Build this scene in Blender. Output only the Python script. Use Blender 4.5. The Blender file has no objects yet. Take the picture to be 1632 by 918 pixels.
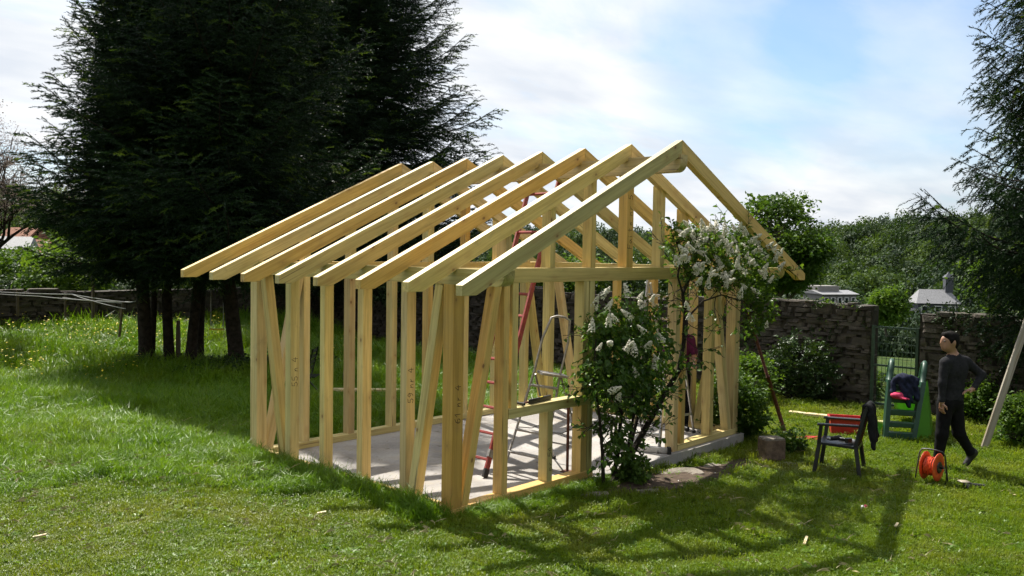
import bpy, math, random
import numpy as np
from mathutils import Vector, Matrix, Euler, Quaternion
R = math.radians
rnd = random.Random(7)
rng = np.random.default_rng(11)
scene = bpy.context.scene
COL = scene.collection

# ---------------------------------------------------------------- camera
CAM = np.array([-5.8253, -6.0574, 2.6087]); FPX = 1389.86
YAW, PITCH, ROLL = 0.8323, -0.0421, 0.0154
c_f = np.array([math.sin(YAW)*math.cos(PITCH), math.cos(YAW)*math.cos(PITCH), math.sin(PITCH)])
_r0 = np.array([math.cos(YAW), -math.sin(YAW), 0.0]); _u0 = np.cross(_r0, c_f)
c_r = math.cos(ROLL)*_r0 + math.sin(ROLL)*_u0
c_u = -math.sin(ROLL)*_r0 + math.cos(ROLL)*_u0
cd = bpy.data.cameras.new('camera'); cam = bpy.data.objects.new('camera', cd); COL.objects.link(cam)
cd.sensor_width = 36.0; cd.lens = FPX/1632*36.0; cd.clip_start = 0.05; cd.clip_end = 6000
cam.matrix_world = Matrix(((c_r[0], c_u[0], -c_f[0], CAM[0]), (c_r[1], c_u[1], -c_f[1], CAM[1]),
                           (c_r[2], c_u[2], -c_f[2], CAM[2]), (0, 0, 0, 1)))
scene.camera = cam
# ---------------------------------------------------------------- light
SUN = Vector((0.21, 0.70, 1.0)).normalized()            # direction towards the sun
SUN_EL = math.asin(SUN.z); SUN_AZ = math.atan2(SUN.x, SUN.y)
world = bpy.data.worlds.new('World'); scene.world = world; world.use_nodes = True
wt = world.node_tree; wt.nodes.clear()
def wn(t, **k):
    n = wt.nodes.new(t)
    for a, b in k.items(): setattr(n, a, b)
    return n
w_out = wn('ShaderNodeOutputWorld'); w_bg = wn('ShaderNodeBackground'); w_bg.inputs['Strength'].default_value = 0.050
sky = wn('ShaderNodeTexSky', sky_type='NISHITA', sun_disc=False)
sky.sun_elevation = SUN_EL; sky.sun_rotation = SUN_AZ; sky.air_density = 1.0; sky.dust_density = 1.5; sky.ozone_density = 1.5
tc = wn('ShaderNodeTexCoord'); sep = wn('ShaderNodeSeparateXYZ'); wt.links.new(tc.outputs['Generated'], sep.inputs[0])
# cloud sheet: the view direction is projected on a plane high overhead, so that banks flatten towards the horizon
def wmath(op, a, b=None):
    n = wn('ShaderNodeMath', operation=op)
    for i, v in enumerate((a, b)):
        if v is None: continue
        if isinstance(v, (int, float)): n.inputs[i].default_value = v
        else: wt.links.new(v, n.inputs[i])
    return n.outputs[0]
zc = wmath('ADD', wmath('ABSOLUTE', sep.outputs[2]), 0.16)
cx = wmath('DIVIDE', sep.outputs[0], zc); cy = wmath('DIVIDE', sep.outputs[1], zc)
comb = wn('ShaderNodeCombineXYZ'); wt.links.new(cx, comb.inputs[0]); wt.links.new(cy, comb.inputs[1])
mp = wn('ShaderNodeMapping'); mp.inputs['Rotation'].default_value = (0, 0, R(40)); mp.inputs['Scale'].default_value = (0.55, 1.0, 1); mp.inputs['Location'].default_value = (3.1, 1.7, 0)
wt.links.new(comb.outputs[0], mp.inputs[0])
n1 = wn('ShaderNodeTexNoise'); n1.inputs['Scale'].default_value = 1.5; n1.inputs['Detail'].default_value = 9; n1.inputs['Roughness'].default_value = 0.58; n1.inputs['Distortion'].default_value = 0.35
wt.links.new(mp.outputs[0], n1.inputs['Vector'])
rp = wn('ShaderNodeValToRGB'); rp.color_ramp.elements[0].position = 0.27; rp.color_ramp.elements[1].position = 0.50
rp.color_ramp.elements[0].color = (0.35, 0.35, 0.35, 1)
wt.links.new(n1.outputs['Fac'], rp.inputs[0])
n2 = wn('ShaderNodeTexNoise'); n2.inputs['Scale'].default_value = 3.2; n2.inputs['Detail'].default_value = 6
wt.links.new(mp.outputs[0], n2.inputs['Vector'])
crp = wn('ShaderNodeValToRGB'); crp.color_ramp.elements[0].position = 0.36; crp.color_ramp.elements[1].position = 0.62
crp.color_ramp.elements[0].color = (8.9, 9.5, 10.4, 1); crp.color_ramp.elements[1].color = (11.4, 11.6, 11.8, 1)
wt.links.new(n2.outputs['Fac'], crp.inputs[0])
wmix = wn('ShaderNodeMix', data_type='RGBA'); # thin places in the cloud where blue shows
def lobe(u, v, c0, c1):
    d = c_f + c_r*(u-816)/FPX + c_u*(459-v)/FPX; d = d/np.linalg.norm(d)
    vm = wn('ShaderNodeVectorMath', operation='DOT_PRODUCT'); nv_ = wn('ShaderNodeVectorMath', operation='NORMALIZE'); wt.links.new(tc.outputs['Generated'], nv_.inputs[0]); wt.links.new(nv_.outputs[0], vm.inputs[0]); vm.inputs[1].default_value = tuple(d)
    mr = wn('ShaderNodeMapRange', interpolation_type='SMOOTHSTEP'); wt.links.new(vm.outputs['Value'], mr.inputs[0]); mr.inputs[1].default_value = c0; mr.inputs[2].default_value = c1; return mr.outputs[0]
lb = wmath('ADD', lobe(1480, 60, 0.984, 0.999), lobe(1190, 105, 0.990, 0.9997))
lb = wmath('MULTIPLY', lb, wmath('SUBTRACT', 1.55, wmath('MULTIPLY', n1.outputs['Fac'], 1.6)))
cov = wmath('MULTIPLY', rp.outputs[0], wmath('SUBTRACT', 1.0, wmath('MINIMUM', wmath('MULTIPLY', lb, 0.80), 0.8)))
wt.links.new(cov, wmix.inputs[0])
skyb = wn('ShaderNodeMix', data_type='RGBA'); skyb.blend_type = 'MULTIPLY'; skyb.inputs[0].default_value = 1.0
skyb.inputs[7].default_value = (1.25, 1.65, 1.95, 1)
wt.links.new(sky.outputs[0], skyb.inputs[6])
# cloud scatters light forwards: it is bright on the sun's side of the sky and duller opposite
nrm_ = wn('ShaderNodeVectorMath', operation='NORMALIZE'); wt.links.new(tc.outputs['Generated'], nrm_.inputs[0])
dsun = wn('ShaderNodeVectorMath', operation='DOT_PRODUCT'); wt.links.new(nrm_.outputs[0], dsun.inputs[0]); dsun.inputs[1].default_value = tuple(SUN)
ph = wn('ShaderNodeMapRange', interpolation_type='SMOOTHSTEP'); wt.links.new(dsun.outputs['Value'], ph.inputs[0])
ph.inputs[1].default_value = -0.35; ph.inputs[2].default_value = 0.55; ph.inputs[3].default_value = 0.30; ph.inputs[4].default_value = 1.0
cph = wn('ShaderNodeVectorMath', operation='SCALE'); wt.links.new(crp.outputs[0], cph.inputs[0]); wt.links.new(ph.outputs[0], cph.inputs['Scale'])
wt.links.new(skyb.outputs[2], wmix.inputs[6]); wt.links.new(cph.outputs[0], wmix.inputs[7])
wt.links.new(wmix.outputs[2], w_bg.inputs[0]); wt.links.new(w_bg.outputs[0], w_out.inputs[0])
sl = bpy.data.lights.new('sun', 'SUN'); sl.energy = 5.0; sl.angle = R(0.53); sl.color = (1.0, 0.95, 0.86)
so = bpy.data.objects.new('sun', sl); COL.objects.link(so); so.rotation_euler = SUN.to_track_quat('Z', 'Y').to_euler(); so.location = (20, 60, 90)
vs = scene.view_settings; vs.view_transform = 'Standard'; vs.look = 'None'; vs.exposure = 0.86; vs.gamma = 1.0; vs.use_curve_mapping = False
scene.cycles.max_bounces = 5; scene.cycles.diffuse_bounces = 2; scene.cycles.glossy_bounces = 2; scene.cycles.transmission_bounces = 3; scene.cycles.adaptive_threshold = 0.03

# ---------------------------------------------------------------- helpers
def at(u, v, axis, val):
    "world point seen at photo pixel (u, v) on the plane axis = val"
    d = c_f + c_r*(u-816)/FPX + c_u*(459-v)/FPX
    t = (val-CAM[axis])/d[axis]
    return CAM + d*t
def at_depth(u, v, dep):
    return CAM + (c_f + c_r*(u-816)/FPX + c_u*(459-v)/FPX)*dep
SHED_W, SHED_L = 5.77, 3.64
def ss(t): t = np.clip(t, 0, 1); return t*t*(3-2*t)
def height(x, y):
    x = np.asarray(x, float); y = np.asarray(y, float)
    h = -0.05 - 0.09*ss((x-2.4)/2.2) - 0.06*ss((y-5)/4) + 0.20*ss((1.4-x)/3.0) + 0.085*np.clip(y-12.5, 0, 8)*(1-ss((y-19)/6)) - 0.035*np.clip(x-6, 0, 8)
    h = h + 0.03*np.clip(-x-1, 0, 8) + 0.025*np.clip(-y-4, 0, 6)
    # rough ground
    h = h + 0.018*np.sin(1.7*x+0.6*y)*np.cos(1.1*y-0.4*x) + 0.01*np.sin(4.1*x-2.3*y)
    # keep the ground below the slab
    e = np.minimum(np.minimum(x+0.02, SHED_W+0.10-x), np.minimum(y+0.06, SHED_L+0.1-y))
    h = np.where(e > 0, np.minimum(h, -0.16+np.clip(0.1-e, 0, 0.1)*1.5), h)
    # the valley and the hill beyond the garden
    dx, dy = x-CAM[0], y-CAM[1]; r = np.hypot(dx, dy); az = np.arctan2(dx, dy) - YAW
    out = np.maximum(ss((x-13)/3), np.maximum(ss((y-21)/3), np.maximum(ss((-14-x)/4), ss((-12-y)/4))))
    amp = 13.5 + 9.5*ss((np.abs(az)-0.27)/0.20) + 0.9*np.sin(az*9.0+1.0) + 0.8*np.sin(az*23)
    far = -1.0 - 13*ss((r-25)/110) + amp*ss((r-165)/170) 
    return h*(1-out) + far*out
def gz(x, y): return float(height(x, y))
def ground(u, v, dz=0.0):
    z = -0.1
    for _ in range(25):
        p = at(u, v, 2, z+dz); z = gz(p[0], p[1])
    p = at(u, v, 2, z+dz); return Vector(p)

def tag(o, label=None, cat=None, group=None, kind=None):
    if label: o['label'] = label
    if cat: o['category'] = cat
    if group: o['group'] = group
    if kind: o['kind'] = kind
    return o
def link(o, parent=None):
    COL.objects.link(o)
    if parent is not None: o.parent = parent
    return o
def empty(name, loc, label, cat, group=None, rz=0):
    o = bpy.data.objects.new(name, None); COL.objects.link(o); o.location = loc; o.rotation_euler = (0, 0, rz)
    o.empty_display_size = 0.1
    return tag(o, label, cat, group)
def mesh(name, V, F, mats=None, fm=None, smooth=False):
    me = bpy.data.meshes.new(name); me.from_pydata([tuple(map(float, v)) for v in V], [], [tuple(int(i) for i in f) for f in F])
    for m in (mats if isinstance(mats, (list, tuple)) else [mats] if mats else []): me.materials.append(m)
    if fm is not None: me.polygons.foreach_set('material_index', np.asarray(fm, np.int32))
    if smooth: me.polygons.foreach_set('use_smooth', np.ones(len(me.polygons), bool))
    me.update(); return me
class MB:
    def __init__(s): s.V = []; s.F = []; s.M = []
    def add(s, V, F, m=0):
        o = len(s.V); s.V += [tuple(map(float, v)) for v in V]; s.F += [tuple(i+o for i in f) for f in F]; s.M += [m]*len(F)
    def box(s, c, size, m=0, rot=None, ch=0.0):
        V, F = box_geo(size, ch)
        if rot is not None: V = [rot @ Vector(v) for v in V]
        s.add([Vector(v)+Vector(c) for v in V], F, m)
    def bar(s, p0, p1, w, d, up=(0, 0, 1), m=0, ch=0.0):
        p0 = Vector(p0); p1 = Vector(p1); M = frame(p0, p1, up); L = (p1-p0).length
        V, F = box_geo((w, d, L), ch)
        s.add([M @ (Vector(v)+Vector((0, 0, L/2))) for v in V], F, m)
    def tube(s, path, rad, n=8, m=0, cap=True):
        path = [Vector(p) for p in path]
        if not isinstance(rad, (list, tuple)): rad = [rad]*len(path)
        V = []; F = []; up = None
        for i, p in enumerate(path):
            t = (path[min(i+1, len(path)-1)]-path[max(i-1, 0)]).normalized()
            if up is None:
                up = Vector((0, 0, 1)) if abs(t.z) < 0.9 else Vector((1, 0, 0))
            a = t.cross(up)
            if a.length < 1e-5: a = t.cross(Vector((0.3, 1, 0.2)))
            a.normalize(); b = a.cross(t).normalized(); up = b
            for k in range(n):
                g = 2*math.pi*k/n; V.append(p+(a*math.cos(g)+b*math.sin(g))*rad[i])
        for i in range(len(path)-1):
            for k in range(n):
                F.append((i*n+k, i*n+(k+1) % n, (i+1)*n+(k+1) % n, (i+1)*n+k))
        if cap:
            F.append(tuple(range(n))); F.append(tuple(range((len(path)-1)*n, len(path)*n))[::-1])
        s.add(V, F, m)
    def lathe(s, prof, n=20, m=0, M=None):
        V = []; F = []
        for r_, z in prof:
            for k in range(n):
                g = 2*math.pi*k/n; v = Vector((r_*math.cos(g), r_*math.sin(g), z)); V.append(M @ v if M else v)
        for i in range(len(prof)-1):
            for k in range(n): F.append((i*n+k, i*n+(k+1) % n, (i+1)*n+(k+1) % n, (i+1)*n+k))
        s.add(V, F, m)
    def build(s, name, mats, parent=None, smooth=False):
        o = bpy.data.objects.new(name, mesh(name, s.V, s.F, mats, s.M, smooth)); return link(o, parent)
def box_geo(size, ch=0.0):
    x, y, z = size[0]/2, size[1]/2, size[2]/2
    if ch <= 0:
        V = [(-x, -y, -z), (x, -y, -z), (x, y, -z), (-x, y, -z), (-x, -y, z), (x, -y, z), (x, y, z), (-x, y, z)]
        F = [(0, 3, 2, 1), (4, 5, 6, 7), (0, 1, 5, 4), (1, 2, 6, 5), (2, 3, 7, 6), (3, 0, 4, 7)]
        return V, F
    c = ch
    ring = [(-x+c, -y), (x-c, -y), (x, -y+c), (x, y-c), (x-c, y), (-x+c, y), (-x, y-c), (-x, -y+c)]
    V = [(a, b, -z) for a, b in ring] + [(a, b, z) for a, b in ring]
    F = [tuple(range(8))[::-1], tuple(range(8, 16))] + [(i, (i+1) % 8, 8+(i+1) % 8, 8+i) for i in range(8)]
    return V, F
def frame(p0, p1, up=(0, 0, 1)):
    z = (Vector(p1)-Vector(p0)).normalized(); up = Vector(up)
    x = up.cross(z)
    if x.length < 1e-4: x = Vector((1, 0, 0)).cross(z) if abs(z.x) < 0.9 else Vector((0, 1, 0)).cross(z)
    x.normalize(); y = z.cross(x)
    return Matrix(((x.x, y.x, z.x, p0[0]), (x.y, y.y, z.y, p0[1]), (x.z, y.z, z.z, p0[2]), (0, 0, 0, 1)))

# instanced foliage: points with rotation, size and kind, one prototype picked for each
_ng = {}
def inst_group(protos):
    key = tuple(p.name for p in protos)
    if key in _ng: return _ng[key]
    ng = bpy.data.node_groups.new('scatter', 'GeometryNodeTree')
    ng.interface.new_socket('Geometry', in_out='INPUT', socket_type='NodeSocketGeometry')
    ng.interface.new_socket('Geometry', in_out='OUTPUT', socket_type='NodeSocketGeometry')
    N = ng.nodes; L = ng.links
    gi = N.new('NodeGroupInput'); go = N.new('NodeGroupOutput'); ip = N.new('GeometryNodeInstanceOnPoints'); jn = N.new('GeometryNodeJoinGeometry')
    for p in reversed(protos):          # links stack up last first
        oi = N.new('GeometryNodeObjectInfo'); oi.inputs['Object'].default_value = p; oi.inputs['As Instance'].default_value = True
        L.new(oi.outputs['Geometry'], jn.inputs[0])
    def attr(nm, dt):
        n = N.new('GeometryNodeInputNamedAttribute'); n.data_type = dt; n.inputs['Name'].default_value = nm; return n.outputs['Attribute']
    L.new(gi.outputs[0], ip.inputs['Points']); L.new(jn.outputs[0], ip.inputs['Instance'])
    ip.inputs['Pick Instance'].default_value = True
    L.new(attr('idx', 'INT'), ip.inputs['Instance Index']); L.new(attr('rot', 'FLOAT_VECTOR'), ip.inputs['Rotation']); L.new(attr('scl', 'FLOAT_VECTOR'), ip.inputs['Scale'])
    L.new(ip.outputs[0], go.inputs[0])
    _ng[key] = ng; return ng
def scatter(name, pts, rots, scl, protos, parent=None, idx=None):
    pts = np.asarray(pts, np.float32); n = len(pts)
    me = bpy.data.meshes.new(name); me.vertices.add(n); me.vertices.foreach_set('co', pts.ravel())
    scl = np.asarray(scl, np.float32)
    if scl.ndim == 1: scl = np.repeat(scl[:, None], 3, 1)
    if idx is None: idx = rng.integers(0, len(protos), n)
    a = me.attributes.new('rot', 'FLOAT_VECTOR', 'POINT'); a.data.foreach_set('vector', np.asarray(rots, np.float32).ravel())
    a = me.attributes.new('scl', 'FLOAT_VECTOR', 'POINT'); a.data.foreach_set('vector', scl.ravel())
    a = me.attributes.new('idx', 'INT', 'POINT'); a.data.foreach_set('value', np.asarray(idx, np.int32))
    me.update()
    o = bpy.data.objects.new(name, me); link(o, parent)
    md = o.modifiers.new('scatter', 'NODES'); md.node_group = inst_group(protos)
    return o
def proto(name, V, F, mats, fm=None, smooth=False):
    return bpy.data.objects.new(name, mesh(name, V, F, mats, fm, smooth))       # not linked: only seen through scatter
def dir_euler(d, roll=0.0):
    "euler that turns local +Y to d, with local +Z as far up as possible"
    d = Vector(d).normalized(); up = Vector((0, 0, 1)) if abs(d.z) < 0.98 else Vector((1, 0, 0))
    x = d.cross(up).normalized(); z = x.cross(d)
    if roll: q = Quaternion(d, roll); x = q @ x; z = q @ z
    return Matrix(((x.x, d.x, z.x), (x.y, d.y, z.y), (x.z, d.z, z.z))).to_euler()

# ---------------------------------------------------------------- materials
def mat(name):
    m = bpy.data.materials.new(name); m.use_nodes = True; nt = m.node_tree
    return m, nt, nt.nodes['Principled BSDF'], nt.nodes['Material Output']
def nd(nt, t, **k):
    n = nt.nodes.new(t)
    for a, b in k.items():
        if a in n.inputs.keys(): n.inputs[a].default_value = b
        else: setattr(n, a, b)
    return n
def ramp(nt, fac, stops):
    n = nt.nodes.new('ShaderNodeValToRGB'); e = n.color_ramp.elements
    while len(e) < len(stops): e.new(0.5)
    for i, (p, c) in enumerate(stops): e[i].position = p; e[i].color = (*c, 1)
    nt.links.new(fac, n.inputs[0]); return n.outputs[0]
def mixc(nt, fac, a, b, blend='MIX'):
    n = nt.nodes.new('ShaderNodeMix'); n.data_type = 'RGBA'; n.blend_type = blend
    for s, v in ((0, fac), (6, a), (7, b)):
        if isinstance(v, (int, float)): n.inputs[s].default_value = v
        elif isinstance(v, tuple): n.inputs[s].default_value = (*v, 1)
        else: nt.links.new(v, n.inputs[s])
    return n.outputs[2]
def noise(nt, vec=None, scale=5, detail=4, rough=0.55, dist=0.0):
    n = nt.nodes.new('ShaderNodeTexNoise'); n.inputs['Scale'].default_value = scale; n.inputs['Detail'].default_value = detail
    n.inputs['Roughness'].default_value = rough; n.inputs['Distortion'].default_value = dist
    if vec is not None: nt.links.new(vec, n.inputs['Vector'])
    return n.outputs['Fac']
def mapping(nt, vec, scale=(1, 1, 1), loc=None):
    n = nt.nodes.new('ShaderNodeMapping'); n.inputs['Scale'].default_value = scale; nt.links.new(vec, n.inputs[0])
    if loc is not None: nt.links.new(loc, n.inputs['Location'])
    return n.outputs[0]
def bump(nt, b, h, strength=0.3, dist=0.01):
    n = nt.nodes.new('ShaderNodeBump'); n.inputs['Strength'].default_value = strength; n.inputs['Distance'].default_value = dist
    nt.links.new(h, n.inputs['Height']); nt.links.new(n.outputs[0], b.inputs['Normal'])
def plain(name, col, rough=0.5, metal=0.0, var=0.12, scale=14, bmp=0.1):
    m, nt, b, o = mat(name); t = nd(nt, 'ShaderNodeTexCoord'); nz = noise(nt, t.outputs['Object'], scale, 5, 0.65)
    lo = tuple(c*(1-var*1.6) for c in col); hi = tuple(min(1, c*(1+var)) for c in col)
    nt.links.new(ramp(nt, nz, [(0.3, lo), (0.7, hi)]), b.inputs['Base Color'])
    b.inputs['Roughness'].default_value = rough; b.inputs['Metallic'].default_value = metal
    if rough >= 0.8: b.inputs['Specular IOR Level'].default_value = 0.15
    if bmp: bump(nt, b, nz, bmp, 0.006)
    return m
def wood_mat(name, tones, knot=(0.16, 0.075, 0.03), grey=0.0):
    m, nt, b, o = mat(name)
    t = nd(nt, 'ShaderNodeTexCoord'); oi = nd(nt, 'ShaderNodeObjectInfo')
    mul = nd(nt, 'ShaderNodeMath', operation='MULTIPLY'); nt.links.new(oi.outputs['Random'], mul.inputs[0]); mul.inputs[1].default_value = 57.0
    cb = nd(nt, 'ShaderNodeCombineXYZ')
    for i in range(3): nt.links.new(mul.outputs[0], cb.inputs[i])
    v = mapping(nt, t.outputs['Object'], (1, 1, 1), cb.outputs[0])
    g = noise(nt, mapping(nt, v, (38, 38, 1.3)), 1.0, 5, 0.6, 0.6)
    g2 = noise(nt, mapping(nt, v, (9, 9, 0.7)), 1.0, 3, 0.5, 0.3)
    base = ramp(nt, oi.outputs['Random'], [(i/(len(tones)-1) if len(tones) > 1 else 0, c) for i, c in enumerate(tones)])
    base = mixc(nt, 1.0, base, ramp(nt, g2, [(0.3, (0.80, 0.77, 0.70)), (0.7, (1.1, 1.08, 1.0))]), 'MULTIPLY')
    base = mixc(nt, 1.0, base, ramp(nt, g, [(0.35, (0.80, 0.74, 0.62)), (0.55, (1.03, 1.02, 1.0))]), 'MULTIPLY')
    vo = nd(nt, 'ShaderNodeTexVoronoi'); vo.inputs['Scale'].default_value = 5.2
    nt.links.new(mapping(nt, v, (1.0, 1.0, 0.62)), vo.inputs['Vector'])
    k = ramp(nt, vo.outputs['Distance'], [(0.045, (1, 1, 1)), (0.10, (0, 0, 0))])
    base = mixc(nt, k, base, knot)
    halo = ramp(nt, vo.outputs['Distance'], [(0.10, (1, 1, 1)), (0.30, (0, 0, 0))])
    base2 = mixc(nt, 0.0, base, base)
    hm = nd(nt, 'ShaderNodeMath', operation='MULTIPLY'); nt.links.new(halo, hm.inputs[0]); hm.inputs[1].default_value = 0.35
    base = mixc(nt, hm.outputs[0], base, (0.40, 0.22, 0.08))
    st = noise(nt, mapping(nt, v, (2.2, 2.2, 1.1)), 1.0, 4, 0.6)
    base = mixc(nt, ramp(nt, st, [(0.58, (0, 0, 0)), (0.75, (0.3, 0.3, 0.3))]), base, (0.33, 0.31, 0.15))
    # each board a little lighter or darker than the next, drying checks along the grain, handling dirt
    h2 = nd(nt, 'ShaderNodeMath', operation='FRACT'); h1 = nd(nt, 'ShaderNodeMath', operation='MULTIPLY'); nt.links.new(oi.outputs['Random'], h1.inputs[0]); h1.inputs[1].default_value = 91.7; nt.links.new(h1.outputs[0], h2.inputs[0])
    base = mixc(nt, 1.0, base, ramp(nt, h2.outputs[0], [(0.0, (0.80, 0.79, 0.76)), (1.0, (1.06, 1.06, 1.06))]), 'MULTIPLY')
    ck = noise(nt, mapping(nt, v, (24, 24, 0.55)), 1.0, 2, 0.4, 0.2)
    base = mixc(nt, ramp(nt, ck, [(0.715, (0, 0, 0)), (0.735, (0.7, 0.7, 0.7))]), base, (0.13, 0.075, 0.03))
    dt = noise(nt, mapping(nt, v, (5, 5, 3)), 1.0, 6, 0.7, 0.5)
    base = mixc(nt, ramp(nt, dt, [(0.60, (0, 0, 0)), (0.80, (0.45, 0.45, 0.45))]), base, (0.24, 0.18, 0.10))
    nt.links.new(base, b.inputs['Base Color']); b.inputs['Roughness'].default_value = 0.5
    bump(nt, b, g, 0.25, 0.004)
    return m
def leaf_mat(name, c0, c1, trans=0.4, rough=0.5, tint=(1.3, 1.25, 0.45)):
    m, nt, b, o = mat(name); oi = nd(nt, 'ShaderNodeObjectInfo'); ge = nd(nt, 'ShaderNodeNewGeometry')
    nz = noise(nt, ge.outputs['Position'], 1.3, 3, 0.6)
    mm = nd(nt, 'ShaderNodeMath', operation='ADD'); nt.links.new(nz, mm.inputs[0])
    h = nd(nt, 'ShaderNodeMath', operation='MULTIPLY_ADD'); nt.links.new(oi.outputs['Random'], h.inputs[0]); h.inputs[1].default_value = 0.5; h.inputs[2].default_value = -0.25
    nt.links.new(h.outputs[0], mm.inputs[1])
    c = ramp(nt, mm.outputs[0], [(0.25, c0), (0.75, c1)])
    nt.links.new(c, b.inputs['Base Color']); b.inputs['Roughness'].default_value = rough; b.inputs['Specular IOR Level'].default_value = 0.32 if 'lilac' in name else 0.14
    tr = nd(nt, 'ShaderNodeBsdfTranslucent'); nt.links.new(mixc(nt, 1.0, c, tint, 'MULTIPLY'), tr.inputs[0])
    mx = nd(nt, 'ShaderNodeMixShader'); mx.inputs[0].default_value = trans
    nt.links.new(b.outputs[0], mx.inputs[1]); nt.links.new(tr.outputs[0], mx.inputs[2]); nt.links.new(mx.outputs[0], o.inputs[0])
    return m
M = {}
M['pine'] = wood_mat('fresh_pine', [(0.70, 0.57, 0.26), (0.60, 0.53, 0.26), (0.68, 0.56, 0.25), (0.72, 0.47, 0.14), (0.66, 0.56, 0.27), (0.62, 0.49, 0.28), (0.74, 0.62, 0.33), (0.70, 0.43, 0.11), (0.57, 0.52, 0.25), (0.71, 0.57, 0.24)])
M['plank'] = wood_mat('pale_plank', [(0.66, 0.56, 0.36), (0.70, 0.60, 0.40)])
M['grey_wood'] = wood_mat('grey_wood', [(0.30, 0.28, 0.25), (0.36, 0.33, 0.29)])
M['ink'] = plain('pencil_ink', (0.05, 0.035, 0.03), 0.8, 0, 0.05, 5, 0)
M['dark_wood'] = wood_mat('dark_post', [(0.09, 0.07, 0.05), (0.12, 0.09, 0.06)])
def concrete():
    m, nt, b, o = mat('concrete'); t = nd(nt, 'ShaderNodeTexCoord'); v = t.outputs['Object']
    a = noise(nt, v, 1.3, 6, 0.6); c = noise(nt, v, 26, 6, 0.7)
    base = ramp(nt, a, [(0.3, (0.29, 0.272, 0.255)), (0.7, (0.41, 0.388, 0.365))])
    base = mixc(nt, 1.0, base, ramp(nt, c, [(0.25, (0.8, 0.8, 0.8)), (0.6, (1.03, 1.03, 1.03))]), 'MULTIPLY')
    sp = noise(nt, v, 7, 2, 0.5, 0.4)
    base = mixc(nt, ramp(nt, sp, [(0.64, (0, 0, 0)), (0.72, (0.75, 0.75, 0.75))]), base, (0.12, 0.09, 0.06))
    du = noise(nt, v, 2.6, 7, 0.7, 0.8)
    base = mixc(nt, ramp(nt, du, [(0.50, (0, 0, 0)), (0.70, (0.55, 0.55, 0.55))]), base, (0.36, 0.30, 0.21))
    st = noise(nt, v, 0.9, 3, 0.5, 1.2)
    base = mixc(nt, 1.0, base, ramp(nt, st, [(0.40, (0.78, 0.77, 0.76)), (0.56, (1.04, 1.04, 1.04))]), 'MULTIPLY')
    nt.links.new(base, b.inputs['Base Color']); b.inputs['Roughness'].default_value = 0.85; bump(nt, b, c, 0.25, 0.006); return m
M['concrete'] = concrete()
def ground_mat():
    m, nt, b, o = mat('turf'); ge = nd(nt, 'ShaderNodeNewGeometry'); v = ge.outputs['Position']
    a = noise(nt, v, 0.7, 4, 0.6); c = noise(nt, v, 9, 8, 0.7); d = noise(nt, v, 60, 4, 0.7)
    base = ramp(nt, a, [(0.3, (0.030, 0.055, 0.012)), (0.55, (0.045, 0.075, 0.015)), (0.75, (0.075, 0.075, 0.025))])
    base = mixc(nt, 1.0, base, ramp(nt, c, [(0.3, (0.5, 0.5, 0.45)), (0.7, (1.35, 1.35, 1.2))]), 'MULTIPLY')
    base = mixc(nt, 1.0, base, ramp(nt, d, [(0.3, (0.5, 0.5, 0.5)), (0.7, (1.4, 1.4, 1.4))]), 'MULTIPLY')
    nt.links.new(base, b.inputs['Base Color']); b.inputs['Roughness'].default_value = 0.95; b.inputs['Specular IOR Level'].default_value = 0.1
    bump(nt, b, d, 0.6, 0.03); return m
M['turf'] = ground_mat()
M['soil'] = plain('soil', (0.085, 0.062, 0.045), 0.95, 0, 0.35, 9, 0.5)
def grass_mat(name, c0, c1, dry, dry_amt):
    m, nt, b, o = mat(name); oi = nd(nt, 'ShaderNodeObjectInfo'); ge = nd(nt, 'ShaderNodeNewGeometry'); v = ge.outputs['Position']
    nz = noise(nt, v, 1.1, 4, 0.65)
    mm = nd(nt, 'ShaderNodeMath', operation='MULTIPLY_ADD'); nt.links.new(oi.outputs['Random'], mm.inputs[0]); mm.inputs[1].default_value = 0.45
    sb = nd(nt, 'ShaderNodeMath', operation='SUBTRACT'); nt.links.new(nz, sb.inputs[0]); sb.inputs[1].default_value = 0.22; nt.links.new(sb.outputs[0], mm.inputs[2])
    c = ramp(nt, mm.outputs[0], [(0.2, c0), (0.8, c1)])
    pz = noise(nt, v, 0.55, 5, 0.7, 0.3)
    c = mixc(nt, ramp(nt, pz, [(0.50, (0, 0, 0)), (0.66, (dry_amt,)*3)]), c, dry)
    nt.links.new(c, b.inputs['Base Color']); b.inputs['Roughness'].default_value = 0.42; b.inputs['Specular IOR Level'].default_value = 0.3
    tr = nd(nt, 'ShaderNodeBsdfTranslucent'); nt.links.new(mixc(nt, 1.0, c, (1.3, 1.25, 0.5), 'MULTIPLY'), tr.inputs[0])
    mx = nd(nt, 'ShaderNodeMixShader'); mx.inputs[0].default_value = 0.42
    nt.links.new(b.outputs[0], mx.inputs[1]); nt.links.new(tr.outputs[0], mx.inputs[2]); nt.links.new(mx.outputs[0], o.inputs[0])
    return m
M['lawn'] = grass_mat('mown_grass', (0.090, 0.165, 0.007), (0.185, 0.255, 0.014), (0.26, 0.24, 0.055), 0.42)
M['meadow'] = grass_mat('long_grass', (0.076, 0.170, 0.007), (0.155, 0.265, 0.015), (0.22, 0.26, 0.045), 0.35)
M['needle'] = leaf_mat('spruce_needles', (0.008, 0.020, 0.009), (0.019, 0.043, 0.014), 0.13, 0.5, (1.0, 1.1, 0.5))
M['needle2'] = leaf_mat('spruce_new_growth', (0.045, 0.085, 0.018), (0.085, 0.130, 0.026), 0.40, 0.5)
M['bark'] = plain('bark', (0.032, 0.026, 0.020), 0.95, 0, 0.45, 11, 0.8)
M['bark_grey'] = plain('grey_bark', (0.10, 0.085, 0.07), 0.95, 0, 0.4, 14, 0.7)
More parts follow.
